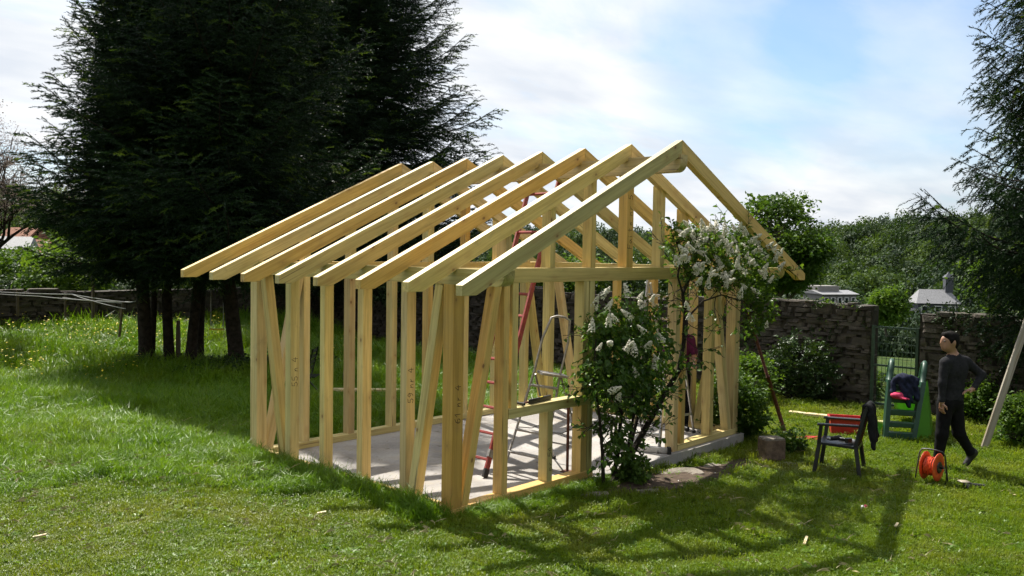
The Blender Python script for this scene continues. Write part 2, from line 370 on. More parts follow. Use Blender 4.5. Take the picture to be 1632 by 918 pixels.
M['lilac_leaf'] = leaf_mat('lilac_leaf', (0.040, 0.095, 0.018), (0.085, 0.160, 0.030), 0.42, 0.35)
M['flower'] = plain('lilac_flower', (0.66, 0.63, 0.50), 0.6, 0, 0.10, 30, 0)
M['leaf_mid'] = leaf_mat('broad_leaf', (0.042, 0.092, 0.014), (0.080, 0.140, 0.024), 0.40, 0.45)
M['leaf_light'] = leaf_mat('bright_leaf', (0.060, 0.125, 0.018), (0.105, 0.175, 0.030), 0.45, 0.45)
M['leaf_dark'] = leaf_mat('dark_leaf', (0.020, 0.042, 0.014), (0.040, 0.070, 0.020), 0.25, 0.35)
M['forest_a'] = leaf_mat('forest_leaf', (0.026, 0.058, 0.017), (0.072, 0.115, 0.030), 0.32, 0.6)
M['forest_b'] = leaf_mat('forest_leaf_dark', (0.020, 0.042, 0.020), (0.040, 0.066, 0.028), 0.2, 0.6)
M['bloom'] = leaf_mat('pale_blossom', (0.16, 0.12, 0.10), (0.28, 0.22, 0.19), 0.3, 0.7, (1, 1, 1))
def stone_mat(name, a, b_, c_):
    m, nt, b, o = mat(name); oi = nd(nt, 'ShaderNodeObjectInfo'); ge = nd(nt, 'ShaderNodeNewGeometry'); v = ge.outputs['Position']
    base = ramp(nt, noise(nt, mapping(nt, v, (1, 2.2, 7)), 1.0, 3, 0.6), [(0.28, a), (0.5, b_), (0.72, c_)])
    f = noise(nt, v, 22, 7, 0.7)
    base = mixc(nt, 1.0, base, ramp(nt, f, [(0.3, (0.55, 0.55, 0.55)), (0.65, (1.15, 1.15, 1.15))]), 'MULTIPLY')
    ms = noise(nt, v, 2.4, 5, 0.65)
    base = mixc(nt, ramp(nt, ms, [(0.56, (0, 0, 0)), (0.70, (0.55, 0.55, 0.55))]), base, (0.055, 0.06, 0.03))
    nt.links.new(base, b.inputs['Base Color']); b.inputs['Roughness'].default_value = 0.92; bump(nt, b, f, 0.7, 0.02); return m
M['stone'] = stone_mat('wall_stone', (0.034, 0.027, 0.020), (0.066, 0.053, 0.040), (0.125, 0.102, 0.078))
M['mortar'] = plain('wall_core', (0.045, 0.038, 0.03), 0.95, 0, 0.4, 6, 0.5)
M['paver'] = stone_mat('pale_stone', (0.15, 0.13, 0.10), (0.22, 0.19, 0.15), (0.29, 0.25, 0.21))
M['alu'] = plain('aluminium', (0.50, 0.49, 0.48), 0.42, 0.85, 0.15, 20, 0.1)
M['alu_dull'] = plain('dull_aluminium', (0.34, 0.32, 0.30), 0.5, 0.6, 0.2, 20, 0.1)
M['red'] = plain('red_paint', (0.30, 0.045, 0.035), 0.5, 0, 0.25, 16, 0.2)
M['rust'] = plain('rusty_steel', (0.13, 0.045, 0.03), 0.75, 0.2, 0.4, 20, 0.3)
M['black'] = plain('black_plastic', (0.018, 0.018, 0.020), 0.38, 0, 0.2, 20, 0.05)
M['rubber'] = plain('rubber', (0.022, 0.021, 0.02), 0.75, 0, 0.2, 20, 0.1)
M['red_plastic'] = plain('red_plastic', (0.46, 0.022, 0.022), 0.4, 0, 0.12, 10, 0.05)
M['orange'] = plain('orange_plastic', (0.62, 0.075, 0.02), 0.4, 0, 0.15, 14, 0.05)
M['green_dark'] = plain('dark_green_plastic', (0.018, 0.062, 0.036), 0.45, 0, 0.15, 9, 0.05)
def translucent_plastic(name, col):
    m, nt, b, o = mat(name); b.inputs['Base Color'].default_value = (*col, 1); b.inputs['Roughness'].default_value = 0.4
    tr = nd(nt, 'ShaderNodeBsdfTranslucent'); tr.inputs[0].default_value = (*col, 1)
    mx = nd(nt, 'ShaderNodeMixShader'); mx.inputs[0].default_value = 0.45
    nt.links.new(b.outputs[0], mx.inputs[1]); nt.links.new(tr.outputs[0], mx.inputs[2]); nt.links.new(mx.outputs[0], o.inputs[0]); return m
M['green_light'] = translucent_plastic('lime_plastic', (0.16, 0.42, 0.06))
M['navy'] = plain('navy_cloth', (0.016, 0.020, 0.045), 0.85, 0, 0.4, 18, 0.4)
M['pink'] = plain('pink_cloth', (0.60, 0.06, 0.14), 0.8, 0, 0.2, 18, 0.2)
M['black_cloth'] = plain('black_cloth', (0.012, 0.012, 0.013), 0.9, 0, 0.3, 22, 0.4)
M['jumper'] = plain('charcoal_jumper', (0.022, 0.022, 0.025), 0.9, 0, 0.25, 30, 0.5)
M['trousers'] = plain('black_trousers', (0.007, 0.007, 0.008), 0.85, 0, 0.3, 22, 0.4)
M['shoe'] = plain('black_shoe', (0.012, 0.011, 0.010), 0.6, 0, 0.3, 25, 0.2)
M['skin'] = plain('skin', (0.37, 0.20, 0.13), 0.5, 0, 0.06, 20, 0.05)
M['hair'] = plain('black_hair', (0.008, 0.007, 0.006), 0.85, 0, 0.3, 60, 0.8)
M['purple'] = plain('purple_cloth', (0.085, 0.014, 0.055), 0.85, 0, 0.2, 20, 0.3)
M['white'] = plain('white_paint', (0.74, 0.73, 0.70), 0.6, 0, 0.06, 10, 0.05)
M['yellow'] = plain('yellow_plastic', (0.78, 0.62, 0.04), 0.45, 0, 0.1, 10, 0.05)
M['slate'] = plain('slate', (0.24, 0.24, 0.25), 0.6, 0, 0.25, 6, 0.2)
M['slate_dark'] = plain('dark_slate', (0.08, 0.085, 0.10), 0.6, 0, 0.25, 6, 0.2)
M['render'] = plain('pale_render', (0.28, 0.265, 0.25), 0.85, 0, 0.08, 2, 0.1)
M['tile'] = plain('roof_tile', (0.30, 0.15, 0.10), 0.8, 0, 0.3, 3, 0.3)
M['glass'] = plain('window_glass', (0.02, 0.024, 0.03), 0.12, 0, 0.1, 2, 0)
M['gate'] = plain('gate_paint', (0.030, 0.060, 0.035), 0.55, 0.1, 0.3, 14, 0.2)
M['wire'] = plain('wire', (0.48, 0.47, 0.45), 0.6, 0.3, 0.1, 9, 0)
M['red_cloth'] = plain('red_webbing', (0.40, 0.03, 0.035), 0.85, 0, 0.25, 30, 0.3)
M['brick'] = plain('weathered_block', (0.16, 0.115, 0.085), 0.95, 0, 0.35, 12, 0.6)
M['buttercup'] = plain('buttercup', (0.80, 0.62, 0.02), 0.5, 0, 0.05, 9, 0)
M['straw'] = plain('straw', (0.42, 0.36, 0.18), 0.6, 0, 0.2, 9, 0)
M['daisy'] = plain('daisy', (0.80, 0.80, 0.74), 0.5, 0, 0.05, 9, 0)

# ================================================================ the setting
def axis_coords(fine0, fine1, step):
    a = list(np.arange(fine0, fine1+1e-6, step))
    s = 0.5; x = fine1
    while x < 2600: x += s; a.append(x); s = min(s*1.06 if x > 22 else s, 120)
    s = 0.5; x = fine0; lo = []
    while x > -2600: x -= s; lo.append(x); s = min(s*1.09 if x < -16 else s, 150)
    return np.array(lo[::-1]+a)
gx = axis_coords(-2.4, 8.0, 0.1); gy = axis_coords(-4.0, 5.0, 0.1)
X, Y = np.meshgrid(gx, gy, indexing='ij'); Z = height(X, Y)
nx, ny = len(gx), len(gy)
V = np.stack([X, Y, Z], -1).reshape(-1, 3)
I = (np.arange(nx-1)[:, None]*ny + np.arange(ny-1)[None, :]).ravel()
F = np.stack([I, I+ny, I+ny+1, I+1], 1)
me = bpy.data.meshes.new('ground'); me.vertices.add(len(V)); me.vertices.foreach_set('co', V.astype(np.float32).ravel())
me.loops.add(F.size); me.loops.foreach_set('vertex_index', F.astype(np.int32).ravel())
me.polygons.add(len(F)); me.polygons.foreach_set('loop_start', np.arange(0, F.size, 4, dtype=np.int32))
me.update(calc_edges=True); me.polygons.foreach_set('use_smooth', np.ones(len(F), bool)); me.materials.append(M['turf'])
g = link(bpy.data.objects.new('ground', me)); tag(g, kind='structure', label='green garden turf falling away to the valley')
# concrete slab
mb = MB(); mb.box((SHED_W/2, SHED_L/2, -0.12), (SHED_W+0.16, SHED_L+0.14, 0.24), 0, None, 0.01)
s_ = mb.build('concrete_slab', M['concrete']); tag(s_, 'grey concrete floor slab under the timber frame', kind='structure')
# bare soil strip along the front of the slab: an uneven low mound
def mound(name, cx, cy, rx, ry, hh, m, seed, n=22, rz=0.0, dz=0.0):
    r_ = np.random.default_rng(seed); V = []; F = []
    ph = r_.uniform(0, 6.28, 4)
    rings = 7
    for i in range(rings+1):
        t = i/rings
        for k in range(n):
            a = 2*math.pi*k/n; w = 1+0.16*math.sin(3*a+ph[0])+0.1*math.sin(5*a+ph[1])+0.06*math.sin(9*a+ph[2])
            px = math.cos(a)*rx*t*w; py = math.sin(a)*ry*t*w
            x = cx+px*math.cos(rz)-py*math.sin(rz); y = cy+px*math.sin(rz)+py*math.cos(rz)
            V.append((x, y, gz(x, y)+hh*(1-t*t)-0.012*t+dz+r_.normal(0, 0.004)))
    for i in range(rings):
        for k in range(n): F.append((i*n+k, (i+1)*n+k, (i+1)*n+(k+1) % n, i*n+(k+1) % n))
    o = link(bpy.data.objects.new(name, mesh(name, V, F, m, None, True))); return o
o = mound('soil', 3.6, -0.62, 1.5, 0.42, 0.035, M['soil'], 3); tag(o, 'bare brown soil strip in front of the slab', kind='structure')
o = mound('soil', 2.55, -0.45, 0.75, 0.38, 0.05, M['soil'], 4); tag(o, 'dark earth bed around the lilac stems', kind='structure')

# ================================================================ the timber frame
shed = empty('timber_shed_frame', (0, 0, 0), 'unfinished shed frame of fresh yellow pine posts and rafters', 'shed frame')
rr = random.Random(3)
def timber(name, p0, p1, w, d, up=(0, 1, 0), parent=shed, m='pine', ch=0.004):
    p0 = Vector(p0); p1 = Vector(p1); Mx = frame(p0, p1, up); L = (p1-p0).length
    V, F = box_geo((w, d, L), ch)
    V = [(v[0], v[1], v[2]+L/2) for v in V]
    o = bpy.data.objects.new(name, mesh(name, V, F, M[m])); link(o, parent); o.matrix_local = Mx; return o
def prism(name, poly, nrm, thick, p0, p1, parent=shed, m='pine', up=(0, 1, 0)):
    "polygon (world points) extruded along nrm, stored in a local frame with Z along p0-p1"
    nrm = Vector(nrm).normalized(); Mx = frame(p0, p1, up); Mi = Mx.inverted(); n = len(poly)
    c = 0.004; inner = []
    ctr = sum((Vector(p) for p in poly), Vector())/n
    def shrink(p): 
        p = Vector(p); d = ctr-p; return p + d.normalized()*c*1.4
    rings = [[shrink(p) for p in poly], [Vector(p)+nrm*c for p in poly], [Vector(p)+nrm*(thick-c) for p in poly], [shrink(p)+nrm*thick for p in poly]]
    V = [Mi @ p for r_ in rings for p in r_]
    F = [tuple(range(n))[::-1], tuple(range(3*n, 4*n))]
    for i in range(3):
        for k in range(n): F.append((i*n+k, i*n+(k+1) % n, (i+1)*n+(k+1) % n, (i+1)*n+k))
    o = bpy.data.objects.new(name, mesh(name, V, F, M[m])); link(o, parent); o.matrix_local = Mx
    return o
W_, L_ = SHED_W, SHED_L
EO, HE, HR = 0.603, 2.313, 3.912; RID = W_/2; SL = (HR-HE)/(RID+EO); RD = 0.168; RT = 0.085
def under(x): return HR - abs(x-RID)*SL - RD
PT = 2.435; PB = 2.28        # plate top / bottom
def post(x0, x1, y0, y1, z0, z1, name='post'):
    return timber(name, ((x0+x1)/2, (y0+y1)/2, z0), ((x0+x1)/2, (y0+y1)/2, z1), x1-x0, y1-y0)
# sills
SZ = 0.085
timber('sill', (0.002, 0.07, SZ/2), (2.275, 0.07, SZ/2), 0.14, SZ, (0, 0, 1))
timber('sill', (4.135, 0.07, SZ/2), (W_, 0.07, SZ/2), 0.14, SZ, (0, 0, 1))
timber('sill', (0.07, 0.142, SZ/2), (0.07, L_-0.142, SZ/2), 0.14, SZ, (0, 0, 1))
timber('sill', (W_-0.07, 0.142, SZ/2), (W_-0.07, L_-0.142, SZ/2), 0.14, SZ, (0, 0, 1))
timber('sill', (0.002, L_-0.07, SZ/2), (W_, L_-0.07, SZ/2), 0.14, SZ, (0, 0, 1))
# plates that carry the rafters and stick out under the front pair
def purlin(x0, x1, z0, z1, y0, y1, name):
    q = []
    nose = 0.10
    for k in range(7):
        a = math.pi/2*k/6; q.append((y0+nose-nose*math.cos(a)*1.0, z0+ (z1-z0)*0.62*(1-math.sin(a))))
    poly = [(x0, y0, z1)] + [(x0, y, z) for y, z in q] + [(x0, y1, z0), (x0, y1, z1)]
    return prism(name, poly[::-1], (1, 0, 0), x1-x0, (x0, y0, z0), (x0, y1, z0), up=(0, 0, 1))
purlin(0.0, 0.145, PB, PT, -0.66, 4.28, 'wall_plate')
purlin(W_-0.145, W_, PB, PT, -0.66, 4.28, 'wall_plate')
purlin(RID-0.07, RID+0.07, 3.545, 3.74, -0.76, 4.28, 'ridge_beam')
# rafters
for k in range(8):
    y0 = -0.731+0.7*k
    dj = rr.uniform(-0.006, 0.006)
    for side in (-1, 1):
        xt = -EO if side < 0 else 6.285
        zt = HR-abs(xt-RID)*SL
        cut = zt-0.09
        xf = xt + (RD-0.09)/SL*(1 if side < 0 else -1)
        xa = RID + side*0.0015
        poly = [(xt, y0, cut), (xf, y0, cut), (xa, y0, HR-RD), (xa, y0, HR), (xt, y0, zt)]
        if side > 0: poly = poly[::-1]
        prism('rafter', [(p[0], p[1], p[2]+dj) for p in poly], (0, 1, 0), RT, (xt, y0, zt), (xa, y0, HR), up=(0, 1, 0))
# gable walls, front then back
def gable(y0, y1, front):
    ya, yb = y0, y1
    timber('gable_beam', (0.147, (ya+yb)/2, (PT+PB)/2), (W_-0.147, (ya+yb)/2, (PT+PB)/2), yb-ya, PT-PB, (0, 0, 1))
    ps = {}
    ps['corner'] = post(0.0, 0.145, ya, yb+0.005, SZ, PB, 'corner_post'); post(W_-0.145, W_, ya, yb+0.005, SZ, PB, 'corner_post')
    i0, i1 = ya+0.006, yb-0.004
    if front:
        ps['G1'] = post(0.723, 0.81, i0, i1, SZ, PB, 'stud'); post(0.855, 0.945, i0, i1-0.03, 0.97, PB, 'stud')
        ps['G2'] = post(1.452, 1.541, i0, i1, SZ, 0.862, 'stud')
        post(2.045, 2.155, i0, i1, SZ, 0.862, 'stud'); ps['G3'] = post(2.05, 2.148, i0, i1, 0.97, PB, 'stud'); post(2.169, 2.262, i0, i1, SZ, PB, 'stud')
        timber('window_sill', (0.812, (i0+i1)/2-0.004, 0.916), (2.167, (i0+i1)/2-0.004, 0.916), i1-i0+0.004, 0.105, (0, 0, 1))
        post(4.03, 4.132, i0-0.002, i1, 0.002, PB, 'door_post'); post(4.215, 4.305, i0, i1, SZ, PB, 'stud')
        post(4.965, 5.06, i0, i1, SZ, PB, 'stud')
        ups = [(0.735, 0.82), (1.445, 1.531), (2.174, 2.258), (2.876, 3.008), (3.616, 3.711), (4.19, 4.283), (5.0, 5.09)]
    else:
        for x in (0.69, 1.42, 2.16, 2.85, 3.6, 4.32, 5.02): post(x, x+0.095, i0, i1, SZ, PB, 'stud')
        ups = [(0.70, 0.79), (1.43, 1.52), (2.17, 2.26), (2.83, 2.95), (3.61, 3.70), (4.33, 4.42), (5.03, 5.12)]
    # corner braces
    for s in (0, 1):
        xa, xb = 0.20, 0.655
        if s: xa, xb = W_-xa, W_-xb
        timber('brace', (xa, (i0+i1)/2+0.004, SZ), (xb, (i0+i1)/2+0.004, PB), 0.10, i1-i0-0.012, (0, 1, 0))
    for x0, x1 in ups:
        ym = i1-0.004
        poly = [(x0, i0, PT), (x1, i0, PT), (x1, i0, under(x1)+0.055), (x0, i0, under(x0)+0.055)]     # notched up behind the rafter
        if x0 < RID < x1: poly = [(x0, i0, PT), (x1, i0, PT), (x1, i0, under(x1)-0.1), (x0, i0, under(x0)-0.1)]
        o = prism('gable_stud', poly, (0, 1, 0), ym-i0, ((x0+x1)/2, i0, PT), ((x0+x1)/2, i0, PT+1), up=(0, 1, 0))
        if front and abs(x0-2.876) < 0.01: ps['king'] = o
    return ps
gp = gable(0.0, 0.142, True)
gable(L_-0.142, L_, False)
studs = {}
for xs, xe, key in ((0.008, 0.132, 'L'), (W_-0.132, W_-0.008, 'R')):
    for i, (y0, y1) in enumerate(((0.693, 0.788), (1.407, 1.505), (2.1, 2.19), (2.773, 2.885))):
        studs[key+str(i)] = post(xs, xe, y0, y1, SZ, PB, 'stud')
    xm = (xs+xe)/2
    for (ya, yb) in ((0.615, 0.225), (2.955, 3.40)):
        timber('brace', (xm, ya, SZ), (xm, yb, PB), 0.112, 0.115, (1, 0, 0))
# pencilled carpenter's marks on the faces that look to the front
GL = {'6': [[(.8, 1), (.3, .8), (0, .4), (.1, .05), (.5, 0), (.8, .25), (.6, .5), (.1, .4)]], '1': [[(.1, .7), (.5, 1), (.45, 0)]],
      '4': [[(.55, 1), (0, .4), (.9, .4)], [(.65, .75), (.6, 0)]], '5': [[(.8, 1), (.2, .95), (.1, .55), (.6, .55), (.8, .25), (.5, 0), (0, .1)]],
      '9': [[(.8, .8), (.4, 1), (.1, .7), (.4, .5), (.8, .8), (.7, .3), (.3, 0)]], 'n': [[(0, 0), (.1, .5), (.1, .3), (.4, .5), (.55, .4), (.6, 0)]],
      'r': [[(0, 0), (.1, .5), (.1, .3), (.5, .5)]], 'o': [[(.3, .5), (0, .25), (.3, 0), (.6, .25), (.3, .5)]],
      'F': [[(.1, 0), (.2, 1), (.9, 1)], [(.15, .55), (.7, .55)]], 'a': [[(.6, .45), (.2, .5), (0, .2), (.3, 0), (.6, .4), (.7, 0)]],
      'i': [[(.1, .5), (.15, 0)], [(.1, .75), (.12, .8)]], 't': [[(.2, 1), (.2, .1), (.5, 0)], [(0, .6), (.5, .6)]], 'e': [[(0, .25), (.55, .3), (.3, .5), (0, .25), (.2, 0), (.55, .1)]],
      '7': [[(0, 1), (.8, 1), (.3, 0)]], ' ': []}
def marks(o, text, z0, hh, xoff, yface, flip=1):
    "text that climbs the timber from z0; xoff = middle of the face, yface = local y of the face"
    mb = MB(); s = z0
    for ch in text:
        for st in GL[ch]:
            P = [Vector((xoff - (b-0.45)*hh, yface-0.0012, s+a*hh*0.75)) for a, b in st]
            for a, b in zip(P[:-1], P[1:]):
                d = (b-a).normalized(); n = Vector((-d.z, 0, d.x))*0.0026
                a = a-d*0.003; b = b+d*0.003
                q = [a-n, b-n, b+n, a+n]; dep = Vector((0, 0.0015, 0))
                mb.add([p for p in q]+[p+dep for p in q], [(0, 1, 2, 3), (4, 7, 6, 5), (0, 4, 5, 1), (1, 5, 6, 2), (2, 6, 7, 3), (3, 7, 4, 0)])
        s += hh*(0.85 if ch != ' ' else 0.55)
    q = mb.build('pencil_mark', M['ink'], o); q['kind'] = 'stuff'; return q
marks(gp['corner'], '61 nr 4', 0.84, 0.072, 0.0, -0.0735)
marks(studs['L0'], '59 nr 4', 0.95, 0.070, 0.0, -0.0475)
marks(studs['L3'], '55 n 4', 0.88, 0.08, 0.0, -0.056)
marks(gp['king'], 'Faite nr 5', 0.22, 0.085, 0.0, 0.0)
marks(gp['G2'], 'nr 54', 0.12, 0.07, 0.0, -0.066)

# ================================================================ the garden wall
def stone_geo(l, d, h, r_):
    V, F = box_geo((l, d, h), min(h, l)*0.18)
    return [(v[0]+r_.uniform(-1, 1)*l*0.05, v[1]+r_.uniform(-1, 1)*d*0.05, v[2]+r_.uniform(-1, 1)*h*0.14) for v in V], F
sr = random.Random(19)
stone_protos = []
for i in range(10):
    V, F = stone_geo(1, 1, 1, sr); stone_protos.append(mesh('stone', V, F, M['stone']))
def wall(p0, p1, top, th, label, gap=None, parts=0, viewc=None, name='stone_wall'):
    p0 = Vector((*p0, 0)); p1 = Vector((*p1, 0)); d = (p1-p0); L = d.length; d.normalize(); n = Vector((-d.y, d.x, 0))
    rz = math.atan2(d.y, d.x)
    w = empty(name, (p0.x, p0.y, gz(p0.x, p0.y)-0.2), label, 'wall')
    inv = Matrix.Translation(w.location).inverted()
    segs = [(0, L)] if not gap else [(0, gap[0]), (gap[1], L)]
    mb = MB(); allst = []
    for a, b in segs:
        step = 1.5; t = a
        while t < b-0.01:
            e = min(t+step, b); m_ = p0+d*((t+e)/2); zb = gz(m_.x, m_.y)-0.4; zt = top(m_)-0.05
            mb.box(inv @ Vector((m_.x, m_.y, (zb+zt)/2)), (e-t+0.002, th-0.10, zt-zb), 0, Matrix.Rotation(rz, 3, 'Z')); t = e
        z = -0.7
        c = 0
        while z < 2.2:
            hh = sr.choice((0.045, 0.06, 0.07, 0.085, 0.12))*sr.uniform(0.85, 1.15); t = a
            if abs(a) < 1e-6: t -= sr.uniform(0, 0.3)
            while t < b-0.02:
                l = min(sr.choice((0.14, 0.22, 0.32, 0.45, 0.62))*sr.uniform(0.8, 1.2), b-t)
                if b-t-l < 0.12: l = b-t
                m_ = p0+d*(t+l/2); tp = top(m_)+sr.uniform(-0.04, 0.05); gl = gz(m_.x, m_.y)
                if z+hh > gl-0.05 and z+hh*0.5 < tp:
                    allst.append((t+l/2, z+hh/2, l-0.010, hh-0.007, sr.uniform(-0.018, 0.022), m_))
                t += l
            z += hh; c += 1
    mb.build('wall_core', M['mortar'], w)
    # the stones that show largest are parts of their own; the rest are joined
    def score(s):
        m_ = s[5]; q = Vector((m_.x, m_.y, s[1]))-Vector(CAM); dep = q.dot(Vector(c_f))
        u = 816+FPX*q.dot(Vector(c_r))/dep
        return s[2]*s[3]/dep**2 * (1 if (viewc and viewc[0] < u < viewc[1]) else 0.001)
    allst.sort(key=score, reverse=True)
    joined = MB()
    for i, (t, z, l, hh, dy, m_) in enumerate(allst):
        pos = p0+d*t+n*0.0; pos.z = z
        Mx = inv @ Matrix.Translation(pos+n*dy) @ Matrix.Rotation(rz, 4, 'Z') @ Matrix.Diagonal((l, th, hh, 1))
        if i < parts:
            o = bpy.data.objects.new('stone', stone_protos[sr.randrange(10)]); link(o, w); o.matrix_local = Mx
        else:
            pm = stone_protos[sr.randrange(10)]
            joined.add([Mx @ v.co for v in pm.vertices], [tuple(p.vertices) for p in pm.polygons])
    if joined.V: o = joined.build('stonework', M['stone'], w); o['kind'] = 'stuff'
    return w
GY0, GY1 = -0.72, 0.16
wall((11.62, -14.0), (11.62, 18.0), lambda p: 1.62+0.05*math.sin(p.y*0.8)+0.03*math.sin(p.y*2.9), 0.42,
     'old rubble stone wall with a gate opening behind the slide', gap=(GY0+14.0, GY1+14.0), parts=300, viewc=(1175, 1560))
wall((-16, 18.2), (11.4, 18.2), lambda p: 1.38+0.05*math.sin(p.x*0.7), 0.42, 'low far stone wall beyond the conifers and meadow', parts=0)
# lintel stones and pillars of the gate are part of the wall; the gate itself
gate = empty('garden_gate', (11.45, GY0, gz(11.5, GY0)), 'green metal garden gate with mesh infill in the stone wall', 'gate')
gb = gz(11.5, 0)-0.0
gl_, gh = GY1-GY0, 1.62
def gpart(name, *bars, m='gate'):
    mb = MB()
    for p0, p1, w, d in bars: mb.bar(p0, p1, w, d, (1, 0, 0))
    return mb.build(name, M[m], gate)
for y in (0.03, gl_-0.03): gpart('gate_post', ((0, y, -0.05), (0, y, gh), 0.05, 0.05))
gpart('top_rail', ((0, 0.055, gh-0.03), (0, gl_-0.055, gh-0.03), 0.04, 0.04)); gpart('bottom_rail', ((0, 0.055, 0.10), (0, gl_-0.055, 0.10), 0.04, 0.04)); gpart('middle_rail', ((0, 0.055, 0.85), (0, gl_-0.055, 0.85), 0.035, 0.035))
for i in range(9):
    y = 0.055+(gl_-0.11)*(i+1)/10; mb = MB(); mb.tube([(0, y, 0.12), (0, y, gh-0.05)], 0.005, 5); mb.build('wire_bar', M['gate'], gate)
for i in range(9):
    z = 0.12+(gh-0.17)*(i+1)/10; mb = MB(); mb.tube([(0.009, 0.055, z), (0.009, gl_-0.055, z)], 0.004, 5); mb.build('wire_bar', M['gate'], gate)

# ================================================================ plants
def rotset(n): return np.stack([rng.normal(0, 0.12, n), rng.normal(0, 0.12, n), rng.uniform(0, 6.283, n)], 1)
def blade_clump(name, m, nb, rad, h0, h1, wd, bend, seed):
    r_ = np.random.default_rng(seed); V = []; F = []
    for i in range(nb):
        a = r_.uniform(0, 6.283); q = rad*math.sqrt(r_.uniform()); bx, by = q*math.cos(a), q*math.sin(a)
        t = r_.uniform(0, 6.283); hh = r_.uniform(h0, h1); bd = hh*bend*r_.uniform(0.3, 1.2); wv = wd*r_.uniform(0.7, 1.3)
        dx, dy = math.cos(t), math.sin(t); px, py = -dy*wv/2, dx*wv/2
        o = len(V)
        V += [(bx-px, by-py, -0.01), (bx+px, by+py, -0.01), (bx+dx*bd*0.35-px*0.8, by+dy*bd*0.35-py*0.8, hh*0.6), (bx+dx*bd*0.35+px*0.8, by+dy*bd*0.35+py*0.8, hh*0.6), (bx+dx*bd, by+dy*bd, hh*(1-0.25*bend))]
        F += [(o, o+1, o+3, o+2), (o+2, o+3, o+4)]
    return proto(name, V, F, m)
lawn_p = [blade_clump('lawn_clump', M['lawn'], 150, 0.17, 0.02, 0.052, 0.0055, 1.0, s) for s in range(7)]
mead_p = [blade_clump('meadow_clump', M['meadow'], 95, 0.22, 0.10, 0.27, 0.008, 0.75, 40+s) for s in range(7)]
def broadleaf(name, m, nl, rad, seed):                       # clover, plantain and dandelion leaves low in the sward
    r_ = np.random.default_rng(seed); V = []; F = []
    for i in range(nl):
        a = r_.uniform(0, 6.283); L = r_.uniform(0.5, 1)*rad; el = r_.uniform(0.1, 0.8); w = L*0.28
        d = Vector((math.cos(a)*math.cos(el), math.sin(a)*math.cos(el), math.sin(el))); s = Vector((-math.sin(a), math.cos(a), 0))*w
        o = len(V); V += [Vector((0, 0, 0)), d*L*0.5-s, d*L*0.5+s, d*L+Vector((0, 0, -0.15*L))]; F += [(o, o+1, o+3), (o, o+3, o+2)]
    return proto(name, V, F, m)
weed_p = [broadleaf('weed_clump', M['meadow'], 8, 0.07, 70+s) for s in range(3)]
def sample_view(n, d0, d1, pw, margin=420):
    "ground points spread over the garden as the camera sees it, thinning out with distance"
    t = rng.uniform(0, 1, n)
    e = 1-pw
    dep = (d0**e + t*(d1**e-d0**e))**(1/e) if abs(e) > 1e-6 else d0*(d1/d0)**t
    u = rng.uniform(-margin, 1632+margin, n)
    f2 = c_f[:2]/np.linalg.norm(c_f[:2]); r2 = c_r[:2]/np.linalg.norm(c_r[:2])
    lat = (u-816)/FPX*dep
    P = CAM[:2] + f2*dep[:, None] + r2*lat[:, None]
    return P, dep
def in_slab(P, g=0.0): return (P[:, 0] > -0.05-g) & (P[:, 0] < SHED_W+0.06+g) & (P[:, 1] > -0.05-g) & (P[:, 1] < SHED_L+0.05+g)
def mown(P):
    # unmown bank on the left; the mower's edge runs along this line
    x, y = P[:, 0], P[:, 1]
    edge = np.interp(x, [-6, -2.96, -1.8, -1.12, -0.42, 0.05], [4.2, 3.15, 2.75, 1.5, 0.95, 0.1]) + 0.12*np.sin(x*5)+0.08*np.sin(x*11)
    long_left = (x < 0.05) & (y > edge)
    back = (y > SHED_L) 
    return ~(long_left | (back & (x < 9.5)))
def bare(P):
    x, y = P[:, 0], P[:, 1]
    a = ((x-3.6)/1.5)**2+((y+0.62)/0.42)**2; b = ((x-2.55)/0.75)**2+((y+0.45)/0.38)**2
    return np.minimum(a, b)
garden = lambda P: (P[:, 0] < 11.4) & (P[:, 1] < 18.0) & (P[:, 0] > -14) & (P[:, 1] > -12)
P, dep = sample_view(31000, 3.8, 30, 0.35)
k = garden(P) & ~in_slab(P, 0.1) & mown(P) & (bare(P) > rng.uniform(0.5, 1.1, len(P)))
P, dep = P[k], dep[k]
sc = np.clip(dep/8.5, 0.9, 2.4)*rng.uniform(0.7, 1.3, len(P))
o = scatter('lawn_grass', np.column_stack([P, height(P[:, 0], P[:, 1])]), rotset(len(P)), np.column_stack([sc, sc, np.clip(sc, 0.7, 1.5)]), lawn_p)
tag(o, 'short mown lawn grass with dry patches', 'grass', kind='stuff')
P, dep = sample_view(39000, 5.0, 36, 0.6)
k = garden(P) & ~in_slab(P, 0.06) & ~mown(P)
P, dep = P[k], dep[k]
sc = np.clip(dep/13, 0.75, 2.0)*rng.uniform(0.6, 1.35, len(P))
# the bank just left of the frame carries lower, flattened grass; it grows taller towards the wall
zs = sc*np.clip(0.45+0.5*ss((P[:, 1]-1.0)/5.0)+0.25*np.sin(P[:, 0]*1.3+P[:, 1]*0.9), 0.35, 1.25)
o = scatter('meadow_grass', np.column_stack([P, height(P[:, 0], P[:, 1])]), rotset(len(P))*np.array([1.8, 1.8, 1]), np.column_stack([sc, sc, zs]), mead_p)
tag(o, 'long unmown meadow grass on the bank left of the frame', 'grass', kind='stuff')
n_ = 420
P = np.column_stack([rng.uniform(-0.42, -0.12, n_), rng.uniform(0.0, SHED_L+0.3, n_)]); zs = rng.uniform(0.5, 1.0, n_)
o = scatter('bank_grass', np.column_stack([P, height(P[:, 0], P[:, 1])]), rotset(n_)*np.array([2.5, 2.5, 1]), np.column_stack([zs*0.8, zs*0.8, zs*0.85]), mead_p)
tag(o, 'fringe of uncut grass along the foot of the left studs', 'grass', kind='stuff')
n_ = 260
